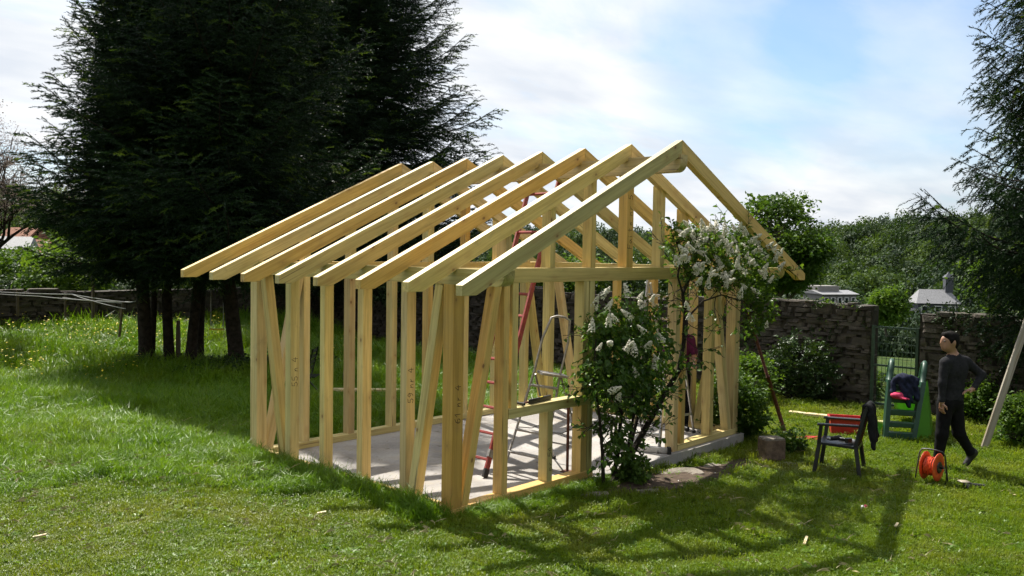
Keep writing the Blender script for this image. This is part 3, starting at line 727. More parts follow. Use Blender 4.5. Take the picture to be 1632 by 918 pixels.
P = np.column_stack([rng.uniform(0.1, 2.6, n_), rng.uniform(-0.30, -0.16, n_)])
o = scatter('edge_grass', np.column_stack([P, height(P[:, 0], P[:, 1])]), rotset(n_)*np.array([2.0, 2.0, 1]), np.column_stack([np.full(n_, 0.6), np.full(n_, 0.6), rng.uniform(0.25, 0.5, n_)]), mead_p)
tag(o, 'tufts of grass along the front edge of the frame', 'grass', kind='stuff')
P, dep = sample_view(16000, 3.6, 22, 0.6)
k = garden(P) & ~in_slab(P, 0.02); P, dep = P[k], dep[k]
sc = rng.uniform(0.5, 1.2, len(P))
o = scatter('low_weeds', np.column_stack([P, height(P[:, 0], P[:, 1])+0.01]), rotset(len(P)), sc, weed_p)
tag(o, 'low broad leaved weeds and clover in the turf', 'weeds', kind='stuff')
sv = []; sf = []
for i in range(5):
    a = rng.uniform(0, 6.28); l = rng.uniform(0.05, 0.13); c_, s_n = math.cos(a), math.sin(a); ox, oy = rng.normal(0, 0.06, 2); k0 = len(sv)
    sv += [(ox-s_n*0.0022, oy+c_*0.0022, 0.035), (ox+s_n*0.0022, oy-c_*0.0022, 0.035), (ox+c_*l, oy+s_n*l, 0.05+rng.uniform(-0.015, 0.03)), (ox+c_*l*0.5, oy+s_n*l*0.5, 0.06)]; sf += [(k0, k0+1, k0+3), (k0+3, k0+1, k0+2)]
stp = proto('dead_stalks', sv, sf, M['straw'])
P, dep = sample_view(1500, 4.5, 22, 0.4); k = garden(P) & ~in_slab(P, 0.12); P = P[k]
o = scatter('dead_stalks', np.column_stack([P, height(P[:, 0], P[:, 1])+np.where(mown(P), 0.0, 0.07)]), rotset(len(P)), rng.uniform(0.5, 1.2, len(P)), [stp])
tag(o, 'dry straw coloured stalks lying in the grass', 'straw', kind='stuff')
# buttercups and daisies
def flower_proto(name, m, rad, hh):
    V = [(0, 0, hh)]; F = []
    for i in range(6):
        a = i*math.pi/3; V.append((rad*math.cos(a), rad*math.sin(a), hh+0.006*(i % 2)))
    F = [(0, 1+i, 1+(i+1) % 6) for i in range(6)]
    o = len(V); V += [(-0.002, 0, 0), (0.002, 0, 0), (0, 0, hh)]; F.append((o, o+1, o+2))
    return proto(name, V, F, [m, M['meadow']], [0]*6+[1])
bc = flower_proto('buttercup', M['buttercup'], 0.015, 0.33); da = flower_proto('daisy', M['daisy'], 0.014, 0.05)
P, dep = sample_view(42000, 9, 32, 0.2, 60)
pn = np.sin(P[:, 0]*0.9+1)*np.sin(P[:, 1]*0.7)+0.5*np.sin(P[:, 0]*2.3-P[:, 1]*1.9)
k = garden(P) & ~mown(P) & ~in_slab(P, 0.3) & (P[:, 1] > 7.5) & (rng.uniform(-0.4, 1.6, len(P)) < pn*0.55+(P[:, 1]-14)/5); P = P[k]
o = scatter('buttercups', np.column_stack([P, height(P[:, 0], P[:, 1])]), rotset(len(P))*np.array([2.5, 2.5, 1]), rng.uniform(0.8, 1.6, len(P)), [bc])
tag(o, 'yellow buttercups scattered through the far meadow', 'flowers', kind='stuff')
P, dep = sample_view(330, 4.5, 22, 0.3); k = garden(P) & ~in_slab(P, 0.1) & mown(P); P = P[k]
o = scatter('daisies', np.column_stack([P, height(P[:, 0], P[:, 1])]), rotset(len(P)), rng.uniform(0.3, 0.75, len(P)), [da])
tag(o, 'tiny white daisies and petals on the lawn', 'flowers', kind='stuff')

# ---------------------------------------------------------------- spruces
def branch_proto(ln, seed, hang, fresh=0.06):
    "one whole spruce branch along +Y: limb, side twigs and needles"
    r_ = np.random.default_rng(seed); V = []; F = []; Mi = []
    mb = MB(); m_ = 8
    path = [Vector((0.02*ln*math.sin(3*i/m_+seed), ln*i/m_, ln*(0.26*(i/m_)**3-0.05*math.sin(math.pi*i/m_)))) for i in range(m_+1)]
    mb.tube(path, [max(0.004, 0.011*ln*(1-i/m_)+0.004) for i in range(m_+1)], 4, 0, False)
    V += mb.V; F += mb.F; Mi += [0]*len(mb.F)
    def needles(p, d, l, mi):
        n = int(l/0.0125); s0 = d.cross(Vector((0, 0, 1))).normalized(); u0 = s0.cross(d)
        for i in range(n):
            t = i/n; q = p+d*l*t+Vector((0, 0, -0.12*t*t*l)); a = r_.uniform(0, 6.283)
            s = s0*math.cos(a)+u0*(math.sin(a)*0.8+0.15); e = (s*0.9+d*0.85).normalized(); w = e.cross(d.cross(s)).normalized() if False else d.cross(s).normalized()
            L_n = 0.052*r_.uniform(0.8, 1.25); o = len(V); V.extend([q-w*0.0085, q+w*0.0085, q+e*L_n]); F.append((o, o+1, o+2)); Mi.append(mi)
    s = 0.10
    while s < 1.0:
        i = min(m_-1, int(s*m_)); q = path[i].lerp(path[i+1], s*m_-i); td = (path[i+1]-path[i]).normalized()
        tl = ln*0.50*(1-s)**0.6*r_.uniform(0.7, 1.15)*(0.6+0.4*min(1, s*3))+0.18
        for sg in (-1, 1):
            dd = (td*0.8+Vector((sg*0.75, 0, -hang*r_.uniform(0.3, 1.5)))).normalized(); m2 = max(1, int(tl/0.22)); p = Vector(q)
            for j in range(m2):
                d2 = (dd+Vector(r_.normal(0, 0.10, 3))+Vector((0, 0, -hang*0.5*j/m2))).normalized(); l = tl/m2
                mi = 2 if (r_.uniform() < fresh and j == m2-1) else 1
                needles(p, d2, l*1.15, mi)
                for sg2 in (-1, 1):
                    if r_.uniform() < 0.85 and tl > 0.25:
                        sd = d2.cross(Vector((0, 0, 1))).normalized()*sg2; needles(p+d2*l*r_.uniform(0.2, 0.9), (d2*0.75+sd*0.75+Vector((0, 0, -hang*r_.uniform(0, 1.2)))).normalized(), r_.uniform(0.10, 0.22), mi)
                p = p+d2*l
        s += 0.15/max(0.6, ln)*r_.uniform(0.8, 1.2)
    needles(path[-2], (path[-1]-path[-2]).normalized(), (path[-1]-path[-2]).length+0.08, 1)
    return proto('spruce_branch', V, F, [M['bark'], M['needle'], M['needle2']], Mi)
BL = [0.5, 0.9, 1.4, 2.0, 2.7, 3.5]
def branch_set(hang, fresh, seed): return [branch_proto(l, seed+7*i+k, hang, fresh) for i, l in enumerate(BL) for k in range(3 if 1 <= i <= 4 else 2)], [i for i, l in enumerate(BL) for k in range(3 if 1 <= i <= 4 else 2)]
BS_A = branch_set(0.30, 0.20, 500); BS_B = branch_set(0.85, 0.05, 800)
def spruce(base, H, z0, Rm, label, seed, trunk_r=0.17, ex_=0.85, lean=(0, 0), group=None, zmax=None, extra=None, bs=BS_A, dense=1.0):
    r_ = np.random.default_rng(seed)
    b = Vector((base[0], base[1], gz(base[0], base[1])))
    t = empty('spruce_tree', b, label, 'tree', group)
    def axis(z): return Vector((lean[0]*math.sin(z*0.45)+0.06*math.sin(z*0.9+seed), lean[1]*math.sin(z*0.45)+0.06*math.cos(z*0.7+seed), z))
    mb = MB(); n = 20
    mb.tube([axis(H*i/n)-Vector((0, 0, 0.15 if i == 0 else 0)) for i in range(n+1)], [trunk_r*(1-i/n)**0.8*(1.3 if i == 0 else 1)+0.012 for i in range(n+1)], 9)
    mb.build('trunk', M['bark'], t, True)
    branches = []; z = z0
    while z < min(H-0.3, zmax or 99):
        nb = r_.integers(6, 9); a0 = r_.uniform(0, 6.283); f = (z-z0)/(H-z0)
        for k in range(nb):
            ln = Rm*(1-f)**ex_*r_.uniform(0.50, 1.22)*(0.72+0.28*min(1, (z-z0)/1.0))+0.25
            branches.append((z+r_.uniform(-0.14, 0.14), a0+6.283*k/nb+r_.normal(0, 0.2), ln, -0.22+1.0*f+r_.normal(0, 0.08)))
        z += r_.uniform(0.20, 0.30)/dense
    branches += list(extra or [])
    P = []; Ro = []; S = []; Ix = []
    protos, cls = bs; lens = np.array(BL)
    for zb, az, ln, rise in branches:
        c = int(np.argmin(np.abs(np.log(lens/ln)))); opts = [i for i, q in enumerate(cls) if q == c]
        d = Vector((math.cos(az)*math.cos(rise), math.sin(az)*math.cos(rise), math.sin(rise)))
        P.append(axis(zb)); Ro.append(dir_euler(d, r_.normal(0, 0.15))); q = ln/BL[c]; S.append((q*(1 if r_.uniform() < .5 else -1), q, q)); Ix.append(opts[r_.integers(0, len(opts))])
    o = scatter('crown', P, Ro, S, protos, t, Ix); o['kind'] = 'stuff'
    return t, len(P)
TR = [ (228, 592, 12.5, 2.0, 'dark spruce over the meadow, with the leftmost trunk of the row', 0.135, 2.5, (0, 0), 1.2),
       (269, 590, 12.5, 2.2, 'dark spruce with straight trunk, second of the row from the left', 0.105, 2.6, (0, 0), 0.85),
       (304, 594, 12.5, 2.7, 'dark spruce with leaning trunk, third of the row from the left', 0.11, 2.6, (0.2, -0.15), 0.7),
       (323, 586, 13.0, 2.2, 'slim dark spruce right behind the leaning trunk', 0.07, 2.8, (0, 0), 0.7),
       (243, 588, 11.0, 1.4, 'slim dark spruce close behind the leftmost trunk', 0.06, 2.8, (0, 0), 0.8),
       (378, 602, 13.0, 3.2, 'dark spruce with crooked trunk closest to the timber frame', 0.16, 2.6, (-0.22, 0.2), 0.7)]
tot = 0
for i, (u, v, H, Rm, lab, tr, zc0, ln_, e_) in enumerate(TR):
    p = ground(u, v)
    t, n = spruce((p.x, p.y), H, zc0, Rm, lab, 21+i, tr, e_, lean=ln_, group='row of spruces behind the frame', zmax=12.0); tot += n
# two more spruces further right whose crowns stand over the frame
p = at_depth(565, 580, 31.0)
t, n = spruce((p[0], p[1]), 20.0, 2.2, 4.9, 'dark spruce behind the rafters with its crown against the sky', 41, 0.2, 0.78, zmax=17, group='row of spruces behind the frame'); tot += n
p = at_depth(462, 580, 29.5)
t, n = spruce((p[0], p[1]), 19.0, 2.2, 3.8, 'dark spruce between the crooked trunk and the rafters', 43, 0.17, 0.65, zmax=16, group='row of spruces behind the frame'); tot += n
p = at_depth(1742, 640, 14.6)
azl = math.atan2(-c_r[1], -c_r[0])
ex = [(3.05, azl+0.02, 3.2, 0.04), (3.15, azl-0.14, 2.9, 0.07), (2.95, azl+0.14, 2.7, 0.0), (3.0, azl-0.30, 2.6, 0.03), (2.7, azl+0.34, 1.9, -0.02), (2.6, azl-0.05, 1.9, -0.03), (2.4, azl-0.3, 1.8, -0.05), (2.2, azl+0.2, 1.8, -0.08), (2.0, azl-0.05, 1.9, -0.1), (3.35, azl+0.25, 2.2, 0.1), (3.5, azl-0.2, 2.1, 0.1), (1.7, azl-0.2, 1.9, -0.12), (1.8, azl+0.1, 1.8, -0.1)]
t, n = spruce((p[0], p[1]), 15.0, 3.0, 1.8, 'tall dark spruce at the right edge with drooping branches', 51, 0.24, 0.6, zmax=11.0, bs=BS_B, extra=ex, dense=2.1); tot += n

# ---------------------------------------------------------------- broad-leaved growth
def leaf_proto(name, m, L, w, fold=0.25, seed=0):
    V = [(0, 0, 0), (-w*0.5, L*0.38, fold*w), (w*0.5, L*0.38, fold*w), (0, L*0.45, 0), (-w*0.30, L*0.75, fold*w*0.5-0.03*L), (w*0.30, L*0.75, fold*w*0.5-0.03*L), (0, L, -0.12*L)]
    F = [(0, 3, 1), (0, 2, 3), (1, 3, 4), (3, 2, 5), (3, 6, 4), (3, 5, 6)]
    return proto(name, V, F, m)
def cluster_proto(name, m, n, rad, L, w, seed, flat=0.6):
    "a twig end: n leaves round a point"
    r_ = np.random.default_rng(seed); V = []; F = []
    for i in range(n):
        p = Vector(r_.normal(0, rad*0.5, 3)); p.z *= flat
        a = r_.uniform(0, 6.283); el = r_.normal(0.0, 0.45)
        d = Vector((math.cos(a)*math.cos(el), math.sin(a)*math.cos(el), math.sin(el))); s = d.cross(Vector((0, 0, 1))).normalized(); q = Quaternion(d, r_.normal(0, 0.5)); s = q @ s; nn = s.cross(d)
        l = L*r_.uniform(0.7, 1.25); ww = w*r_.uniform(0.8, 1.2)
        o = len(V); V += [p, p+d*l*0.45-s*ww*0.5+nn*0.12*ww, p+d*l*0.45+s*ww*0.5+nn*0.12*ww, p+d*l*0.5, p+d*l-nn*0.1*l]
        F += [(o, o+3, o+1), (o, o+2, o+3), (o+1, o+3, o+4), (o+3, o+2, o+4)]
    return proto(name, V, F, m)
CL = {}
for key, mm, n, rad, L, w in (('mid', 'leaf_mid', 14, 0.22, 0.13, 0.085), ('light', 'leaf_light', 14, 0.20, 0.12, 0.08), ('dark', 'leaf_dark', 14, 0.20, 0.12, 0.06),
                              ('small_light', 'leaf_light', 16, 0.10, 0.065, 0.042), ('small_mid', 'leaf_mid', 16, 0.10, 0.065, 0.042), ('small_dark', 'leaf_dark', 14, 0.09, 0.07, 0.03), ('bloom', 'bloom', 10, 0.20, 0.06, 0.05)):
    CL[key] = [cluster_proto('leaf_cluster', M[mm], n, rad, L, w, 100+i) for i in range(3)]
def grow(mb, p, d, ln, r0, depth, r_, tips, spread=0.6, up=0.12, n=4, shrink=0.68, kids=(2, 4)):
    path = [Vector(p)]; q = Vector(p); dd = Vector(d).normalized()
    for i in range(n):
        dd = (dd+Vector(r_.normal(0, 0.16, 3))+Vector((0, 0, up))).normalized(); q = q+dd*ln/n; path.append(Vector(q))
    mb.tube(path, [max(0.003, r0*(1-0.45*i/n)) for i in range(n+1)], 6 if r0 > 0.03 else 4, 0, False)
    tips.append((path[-1], dd, depth))
    if depth > 0:
        for k in range(r_.integers(*kids)+1):
            s = r_.uniform(0.35, 1.0); i = min(n-1, int(s*n)); b = path[i].lerp(path[i+1], s*n-i)
            v = Vector(r_.normal(0, 1, 3)); v = (v-dd*v.dot(dd)).normalized()
            grow(mb, b, dd+v*spread*r_.uniform(0.6, 1.4), ln*shrink*r_.uniform(0.75, 1.15), r0*0.55, depth-1, r_, tips, spread, up, n, shrink, kids)
    else:
        for i in range(1, n): tips.append((path[i], dd, 0))
def tree(name, loc, h, r0, label, cat, seed, cl, per_tip, jit, scl=1.0, depth=4, group=None, bark='bark_grey', stems=1, trunk_len=0.35, spread=0.65, up=0.10, kids=(2, 4), ball=None):
    r_ = np.random.default_rng(seed); b = Vector(loc); t = empty(name, b, label, cat, group)
    mb = MB(); tips = []
    for s in range(stems):
        d = Vector((r_.normal(0, 0.12 if stems == 1 else 0.35), r_.normal(0, 0.12 if stems == 1 else 0.35), 1))
        grow(mb, Vector((r_.normal(0, 0.05*(stems > 1)), r_.normal(0, 0.05*(stems > 1)), -0.1)), d, h*trunk_len, r0, depth, r_, tips, spread, up, 4, 0.72, kids)
    mb.build('trunk', M[bark], t)
    if cl:
        P = []; Ro = []; S = []
        for q, d, dp in tips:
            if dp > 1: continue
            for k in range(per_tip):
                P.append(q+Vector(r_.normal(0, jit, 3))); Ro.append((r_.normal(0, 0.5), r_.normal(0, 0.5), r_.uniform(0, 6.28))); S.append(scl*r_.uniform(0.7, 1.3))
        if ball:
            c, rad, n = ball
            for k in range(n):
                v = r_.normal(0, 1, 3); v /= np.linalg.norm(v); q = r_.uniform(0.55, 1.0)**0.5
                lob = 1+0.16*math.sin(v[0]*7+seed)+0.14*math.sin(v[1]*6+v[2]*5)
                P.append(Vector(c)+Vector(v*np.array(rad)*q*lob)); Ro.append((r_.normal(0, 0.5), r_.normal(0, 0.5), r_.uniform(0, 6.28))); S.append(scl*r_.uniform(0.7, 1.4))
        o = scatter('crown', P, Ro, S, CL[cl] if isinstance(cl, str) else cl, t); o['kind'] = 'stuff'
    return t
# trees beyond the wall, right to left
def beyond(u, v, dep): return Vector(at_depth(u, v, dep))
p = beyond(1235, 520, 30); tree('walnut_tree', (p.x, p.y, p.z), 4.6, 0.12, 'dense green deciduous tree right of the gable above the wall', 'tree', 5, 'mid', 2, 0.16, 1.0, 4, ball=((0, 0, 2.9), (1.35, 1.35, 1.6), 750))
p = beyond(1415, 500, 60); tree('conical_tree', (p.x, p.y, p.z-1.5), 4.0, 0.1, 'small pointed light green tree above the wall by the gate', 'tree', 6, 'light', 1, 0.2, 1.5, 3, ball=((0, 0, 2.0), (1.25, 1.25, 1.3), 350))
t = bpy.data.objects
p = beyond(1415, 470, 60)
p = beyond(1590, 470, 24); tree('maple_tree', (p.x, p.y, p.z-1.2), 3.2, 0.09, 'yellow green leafy tree behind the right spruce', 'tree', 8, 'light', 2, 0.2, 1.0, 3, ball=((0.1, 0, 1.6), (0.9, 0.9, 0.85), 160))
p = beyond(1010, 470, 33); tree('bare_tree', (p.x, p.y, p.z-1.5), 5.6, 0.13, 'nearly leafless branching tree seen through the gable', 'tree', 9, None, 0, 0, 1, 6, trunk_len=0.30, spread=0.75, up=0.06, kids=(2, 4), bark='bark')
p = beyond(925, 465, 38); tree('bare_tree', (p.x, p.y, p.z-1.5), 4.8, 0.11, 'leafless thin tree behind the left gable studs', 'tree', 13, None, 0, 0, 1, 5, trunk_len=0.30, spread=0.75, up=0.06, bark='bark')
p = beyond(-25, 480, 22); tree('blossom_tree', (p.x, p.y, p.z-0.6), 8.6, 0.12, 'sparse pale blossoming tree at the left edge', 'tree', 10, 'bloom', 1, 0.16, 0.55, 5, trunk_len=0.30, spread=0.7, up=0.08, bark='bark')
# hedge bushes behind the wall, seen through and beside the frame
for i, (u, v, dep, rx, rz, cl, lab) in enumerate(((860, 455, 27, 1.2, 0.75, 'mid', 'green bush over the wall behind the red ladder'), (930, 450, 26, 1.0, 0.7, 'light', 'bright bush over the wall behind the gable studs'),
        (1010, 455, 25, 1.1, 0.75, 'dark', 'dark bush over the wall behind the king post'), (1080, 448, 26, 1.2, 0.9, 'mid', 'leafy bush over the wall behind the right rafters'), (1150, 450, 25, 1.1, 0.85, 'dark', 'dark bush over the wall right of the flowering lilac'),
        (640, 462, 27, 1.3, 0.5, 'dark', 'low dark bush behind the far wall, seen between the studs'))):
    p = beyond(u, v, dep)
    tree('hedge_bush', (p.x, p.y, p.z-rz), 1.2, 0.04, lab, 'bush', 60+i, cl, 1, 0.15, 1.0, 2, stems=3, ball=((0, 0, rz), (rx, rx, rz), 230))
for i, (u, v, dep, rx, rz, cl, lab) in enumerate(((88, 452, 25, 0.95, 1.0, 'light', 'light green bush by the wire fence at the left'), (120, 430, 27, 1.2, 1.3, 'mid', 'taller green bush behind the wire fence posts'), (20, 440, 28, 1.3, 0.9, 'mid', 'green bush below the far houses at the left edge'), (30, 470, 26, 1.2, 0.5, 'dark', 'low dark bush under the left edge blossom tree'))):
    p = beyond(u, v, dep)
    tree('fence_bush', (p.x, p.y, p.z-rz*0.9), 1.4, 0.04, lab, 'bush', 80+i, cl, 1, 0.2, 1.0, 2, stems=3, ball=((0, 0, rz*0.9), (rx, rx, rz), 260))

# ---------------------------------------------------------------- garden shrubs and plants
def shrub(name, loc, rx, ry, rz, label, seed, cl, n, scl=1.0, stems=5, cat='shrub', group=None, bark='bark_grey', depth=2, lift=0.9):
    r_ = np.random.default_rng(seed); loc = Vector(loc); t = empty(name, loc, label, cat, group)
    mb = MB(); tips = []
    for s in range(stems):
        grow(mb, (r_.normal(0, 0.04), r_.normal(0, 0.04), -0.03), (r_.normal(0, 0.6)*rx, r_.normal(0, 0.6)*ry, rz), rz*1.1, 0.018, depth, r_, tips, 0.6, 0.05)
    mb.build('stems', M[bark], t)
    P = []; Ro = []; S = []
    for k in range(n):
        v = r_.normal(0, 1, 3); v /= np.linalg.norm(v); q = r_.uniform(0.25, 1.0)**0.4
        lob = 1+0.20*math.sin(v[0]*6+seed)+0.17*math.sin(v[1]*7+v[2]*5+seed)
        w = v*np.array((rx, ry, rz))*q*lob; z = rz*lift+w[2]
        if z < 0.02: continue
        P.append((w[0], w[1], z)); Ro.append((r_.normal(0, 0.5), r_.normal(0, 0.5), r_.uniform(0, 6.28))); S.append(scl*r_.uniform(0.7, 1.35))
    o = scatter('foliage', P, Ro, S, CL[cl], t); o['kind'] = 'stuff'
    return t
p = ground(1272, 640); shrub('rhododendron', p, 0.85, 0.7, 0.55, 'dark shrub with bare stems in front of the stone wall', 3, 'small_dark', 330, 1.2, 7, lift=1.35, bark='bark')
p = ground(1203, 704); shrub('leafy_plant', p+Vector((0.05, 0.35, 0)), 0.40, 0.42, 0.48, 'dense green perennial at the right corner of the slab', 4, 'small_mid', 330, 1.0, 5)
p = ground(1255, 720); shrub('leafy_plant', p, 0.22, 0.2, 0.16, 'low tuft of leaves beside the brown block', 14, 'small_mid', 60, 0.9, 3)
p = ground(1185, 640); shrub('leafy_plant', p, 0.7, 0.6, 0.5, 'sunlit green plants behind the right corner post', 15, 'small_light', 260, 1.2, 5)
for i, (u, v, rx, rz, cl, n, lab) in enumerate(((1640, 712, 0.50, 0.42, 'small_light', 420, 'bright green leafy plant in front, below the leaning board'), (1565, 668, 0.75, 0.42, 'small_light', 420, 'bright green plants behind the man'), (1632, 672, 0.6, 0.5, 'small_light', 330, 'tall bright green plant at the right edge of the border'),
        (1520, 652, 0.65, 0.38, 'small_mid', 260, 'mid green plants between the slide and the man'), (1590, 640, 0.9, 0.55, 'small_mid', 330, 'green plants at the back of the border below the wall'), (1660, 640, 0.7, 0.6, 'small_mid', 200, 'green plant clump cut by the right edge'))):
    p = ground(u, v); shrub('border_plant', p, rx, rx*0.8, rz, lab, 24+i, cl, n, 1.05, 5)
p = ground(1375, 632); shrub('border_plant', p, 0.5, 0.4, 0.28, 'low grassy plants at the foot of the wall left of the gate', 34, 'small_mid', 170, 1.1, 4)
p = ground(1315, 638); shrub('border_plant', p, 0.7, 0.35, 0.2, 'low dark plants under the bare stemmed shrub', 35, 'small_dark', 150, 1.1, 4)
p = ground(1010, 772); shrub('leafy_plant', p, 0.17, 0.17, 0.16, 'tuft of green leaves at the foot of the lilac', 36, 'small_mid', 60, 0.9, 3)
# undergrowth under the spruces
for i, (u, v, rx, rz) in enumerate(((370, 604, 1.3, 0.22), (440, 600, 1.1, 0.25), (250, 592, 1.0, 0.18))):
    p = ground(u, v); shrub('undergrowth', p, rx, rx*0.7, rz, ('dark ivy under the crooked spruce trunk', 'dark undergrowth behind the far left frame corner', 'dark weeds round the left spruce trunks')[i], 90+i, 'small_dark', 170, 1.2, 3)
# ivy and grass on the wall top
ivy_pts = []
for k in range(420):
    y = rng.uniform(-6, 17); 
    if GY0-0.2 < y < GY1+0.2: continue
    dens = 0.35+0.65*(math.sin(y*1.3)+math.sin(y*0.47+2) > 0.35)
    if rng.uniform() > dens: continue
    ivy_pts.append((11.5+rng.normal(0, 0.16), y, 1.64+rng.normal(0, 0.06)))
iv = empty('wall_ivy', (11.62, 6, 1.6), 'ivy and grass tufts along the top of the stone wall', 'ivy')
o = scatter('foliage', np.array(ivy_pts)-np.array((11.62, 6, 1.6)), rotset(len(ivy_pts)), rng.uniform(0.6, 1.2, len(ivy_pts)), CL['small_light'][:1]+CL['small_dark'][:2], iv); o['kind'] = 'stuff'

# creepers on the wall face
cr = []
for yc, zc_, ry_, n_ in ((-2.2, 0.9, 0.9, 60), (-4.2, 0.6, 1.2, 70), (1.0, 1.1, 0.5, 22), (3.4, 0.5, 0.9, 40), (-1.2, 1.35, 0.4, 22), (5.5, 1.0, 0.8, 30)):
    for k in range(n_): cr.append((11.36+rng.normal(0, 0.03), yc+rng.normal(0, ry_*0.6), min(1.7, zc_+rng.normal(0, 0.4))))
cv = empty('wall_creeper', (11.4, 0, 0.6), 'dark creeper growing on the face of the stone wall', 'creeper')
o = scatter('foliage', np.array(cr)-np.array((11.4, 0, 0.6)), rotset(len(cr))+np.array([0, -1.2, 0]), rng.uniform(0.6, 1.1, len(cr)), CL['small_dark'], cv); o['kind'] = 'stuff'

# ---------------------------------------------------------------- the lilac
lil = empty('lilac_bush', ground(975, 772), 'white flowering lilac bush in front of the gable', 'lilac')
LB = lil.location.copy()
def lp(u, v, y): return Vector(at(u, v, 1, y))-LB
mb = MB()
stems = [([(968, 778, -.28), (1000, 735, -.30), (1030, 680, -.33), (1058, 630, -.36), (1082, 590, -.40), (1090, 545, -.42), (1092, 500, -.45), (1088, 468, -.47), (1100, 440, -.5), (1120, 415, -.52)], 0.042, 0.016),
         ([(975, 775, -.25), (985, 720, -.28), (990, 660, -.3), (985, 600, -.32), (975, 540, -.33), (970, 500, -.33)], 0.030, 0.008),
         ([(985, 772, -.2), (1005, 710, -.22), (1020, 650, -.22), (1035, 590, -.25), (1040, 530, -.25), (1035, 495, -.25)], 0.026, 0.007),
         ([(962, 776, -.3), (960, 720, -.34), (955, 660, -.38), (945, 600, -.4), (950, 540, -.4)], 0.024, 0.007),
         ([(990, 772, -.3), (1000, 720, -.36), (1010, 660, -.42), (1005, 600, -.45), (1000, 540, -.45)], 0.022, 0.007),
         ([(1088, 468, -.47), (1080, 440, -.5), (1085, 410, -.52), (1078, 385, -.52)], 0.015, 0.006),
         ([(1092, 510, -.45), (1120, 480, -.5), (1150, 470, -.55), (1185, 480, -.6), (1205, 500, -.6)], 0.014, 0.005),
         ([(1100, 440, -.5), (1140, 440, -.55), (1180, 430, -.6), (1215, 420, -.6), (1240, 415, -.6)], 0.014, 0.005),
         ([(1120, 415, -.52), (1150, 395, -.5), (1180, 385, -.5), (1210, 395, -.5)], 0.013, 0.005),
         ([(1120, 415, -.52), (1125, 390, -.6), (1140, 365, -.6)], 0.012, 0.005)]
lr = np.random.default_rng(77); tips = []
for pts_, r0, r1 in stems:
    P = [lp(*q) for q in pts_]; n = len(P)
    mb.tube(P, [r0+(r1-r0)*i/(n-1) for i in range(n)], 7)
    for i in range(2, n):
        for k in range(4 if pts_[i][0] > 1070 else 3):
            d = Vector(lr.normal(0, 1, 3)); d.y *= 0.7; d.z += 0.25
            grow(mb, P[i].lerp(P[i-1], lr.uniform()), d, lr.uniform(0.18, 0.34), 0.006, 2, lr, tips, 0.8, 0.06, 3, 0.75, (1, 3))
mb.build('stems', M['bark'], lil)
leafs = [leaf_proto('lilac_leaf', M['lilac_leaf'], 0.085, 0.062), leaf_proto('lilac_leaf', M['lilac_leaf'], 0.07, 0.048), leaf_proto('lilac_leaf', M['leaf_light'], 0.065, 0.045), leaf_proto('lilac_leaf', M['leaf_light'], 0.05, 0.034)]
P = []; Ro = []; S = []; Ix = []
def leaf_at(q, out=None):
    a = lr.uniform(0, 6.283); el = lr.normal(-0.35, 0.45)
    d = Vector((math.cos(a)*math.cos(el), math.sin(a)*math.cos(el), math.sin(el)))
    if out is not None: d = (d*0.7+out*0.7).normalized()
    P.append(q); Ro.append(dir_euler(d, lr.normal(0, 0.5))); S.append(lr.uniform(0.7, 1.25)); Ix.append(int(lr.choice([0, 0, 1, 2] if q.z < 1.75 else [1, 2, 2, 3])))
# dense lower mass: lobes placed in depth as well
lobes = [(995, 555, -.35, .46, .52), (965, 600, -.40, .32, .40), (1010, 620, -.30, .40, .34), (1000, 505, -.32, .36, .24), (1045, 560, -.28, .24, .42), (980, 680, -.36, .17, .24), (985, 715, -.35, .14, .16), (960, 520, -.38, .22, .22)]
for u, v, y, rx, rz in lobes:
    c = lp(u, v, y)
    for k in range(int(4200*rx*rz)):
        w = Vector(lr.normal(0, 1, 3)).normalized(); q = lr.uniform(0.15, 1)**0.45*(1+0.15*math.sin(w.x*8+u)+0.12*math.sin(w.z*9))
        leaf_at(c+Vector((w.x*rx, w.y*min(rx, 0.34), w.z*rz))*q, Vector((w.x, w.y, w.z*0.3-0.35)))
# the upper right crown: leaves sit on the twigs and in looser tufts
for u, v, y, rx, rz in [(1120, 385, -.55, .36, .20), (1170, 390, -.55, .30, .22), (1150, 430, -.55, .42, .26), (1200, 430, -.6, .30, .26), (1215, 490, -.6, .20, .28), (1205, 460, -.6, .26, .28), (1100, 420, -.5, .20, .26), (1225, 405, -.6, .18, .14), (1200, 520, -.62, .14, .14), (1085, 370, -.55, .18, .12)]:
    c = lp(u, v, y)
    for k in range(int(2700*rx*rz*2)):
        w = Vector(lr.normal(0, 1, 3)).normalized(); q = lr.uniform(0.1, 1)**0.4*(1+0.2*math.sin(w.x*9+v))
        leaf_at(c+Vector((w.x*rx, w.y*min(rx, 0.3), w.z*rz))*q)
for q, d, dp in tips:
    if lr.uniform() < 0.55: leaf_at(q, d)
o = scatter('foliage', P, Ro, S, leafs, lil, Ix); o['kind'] = 'stuff'
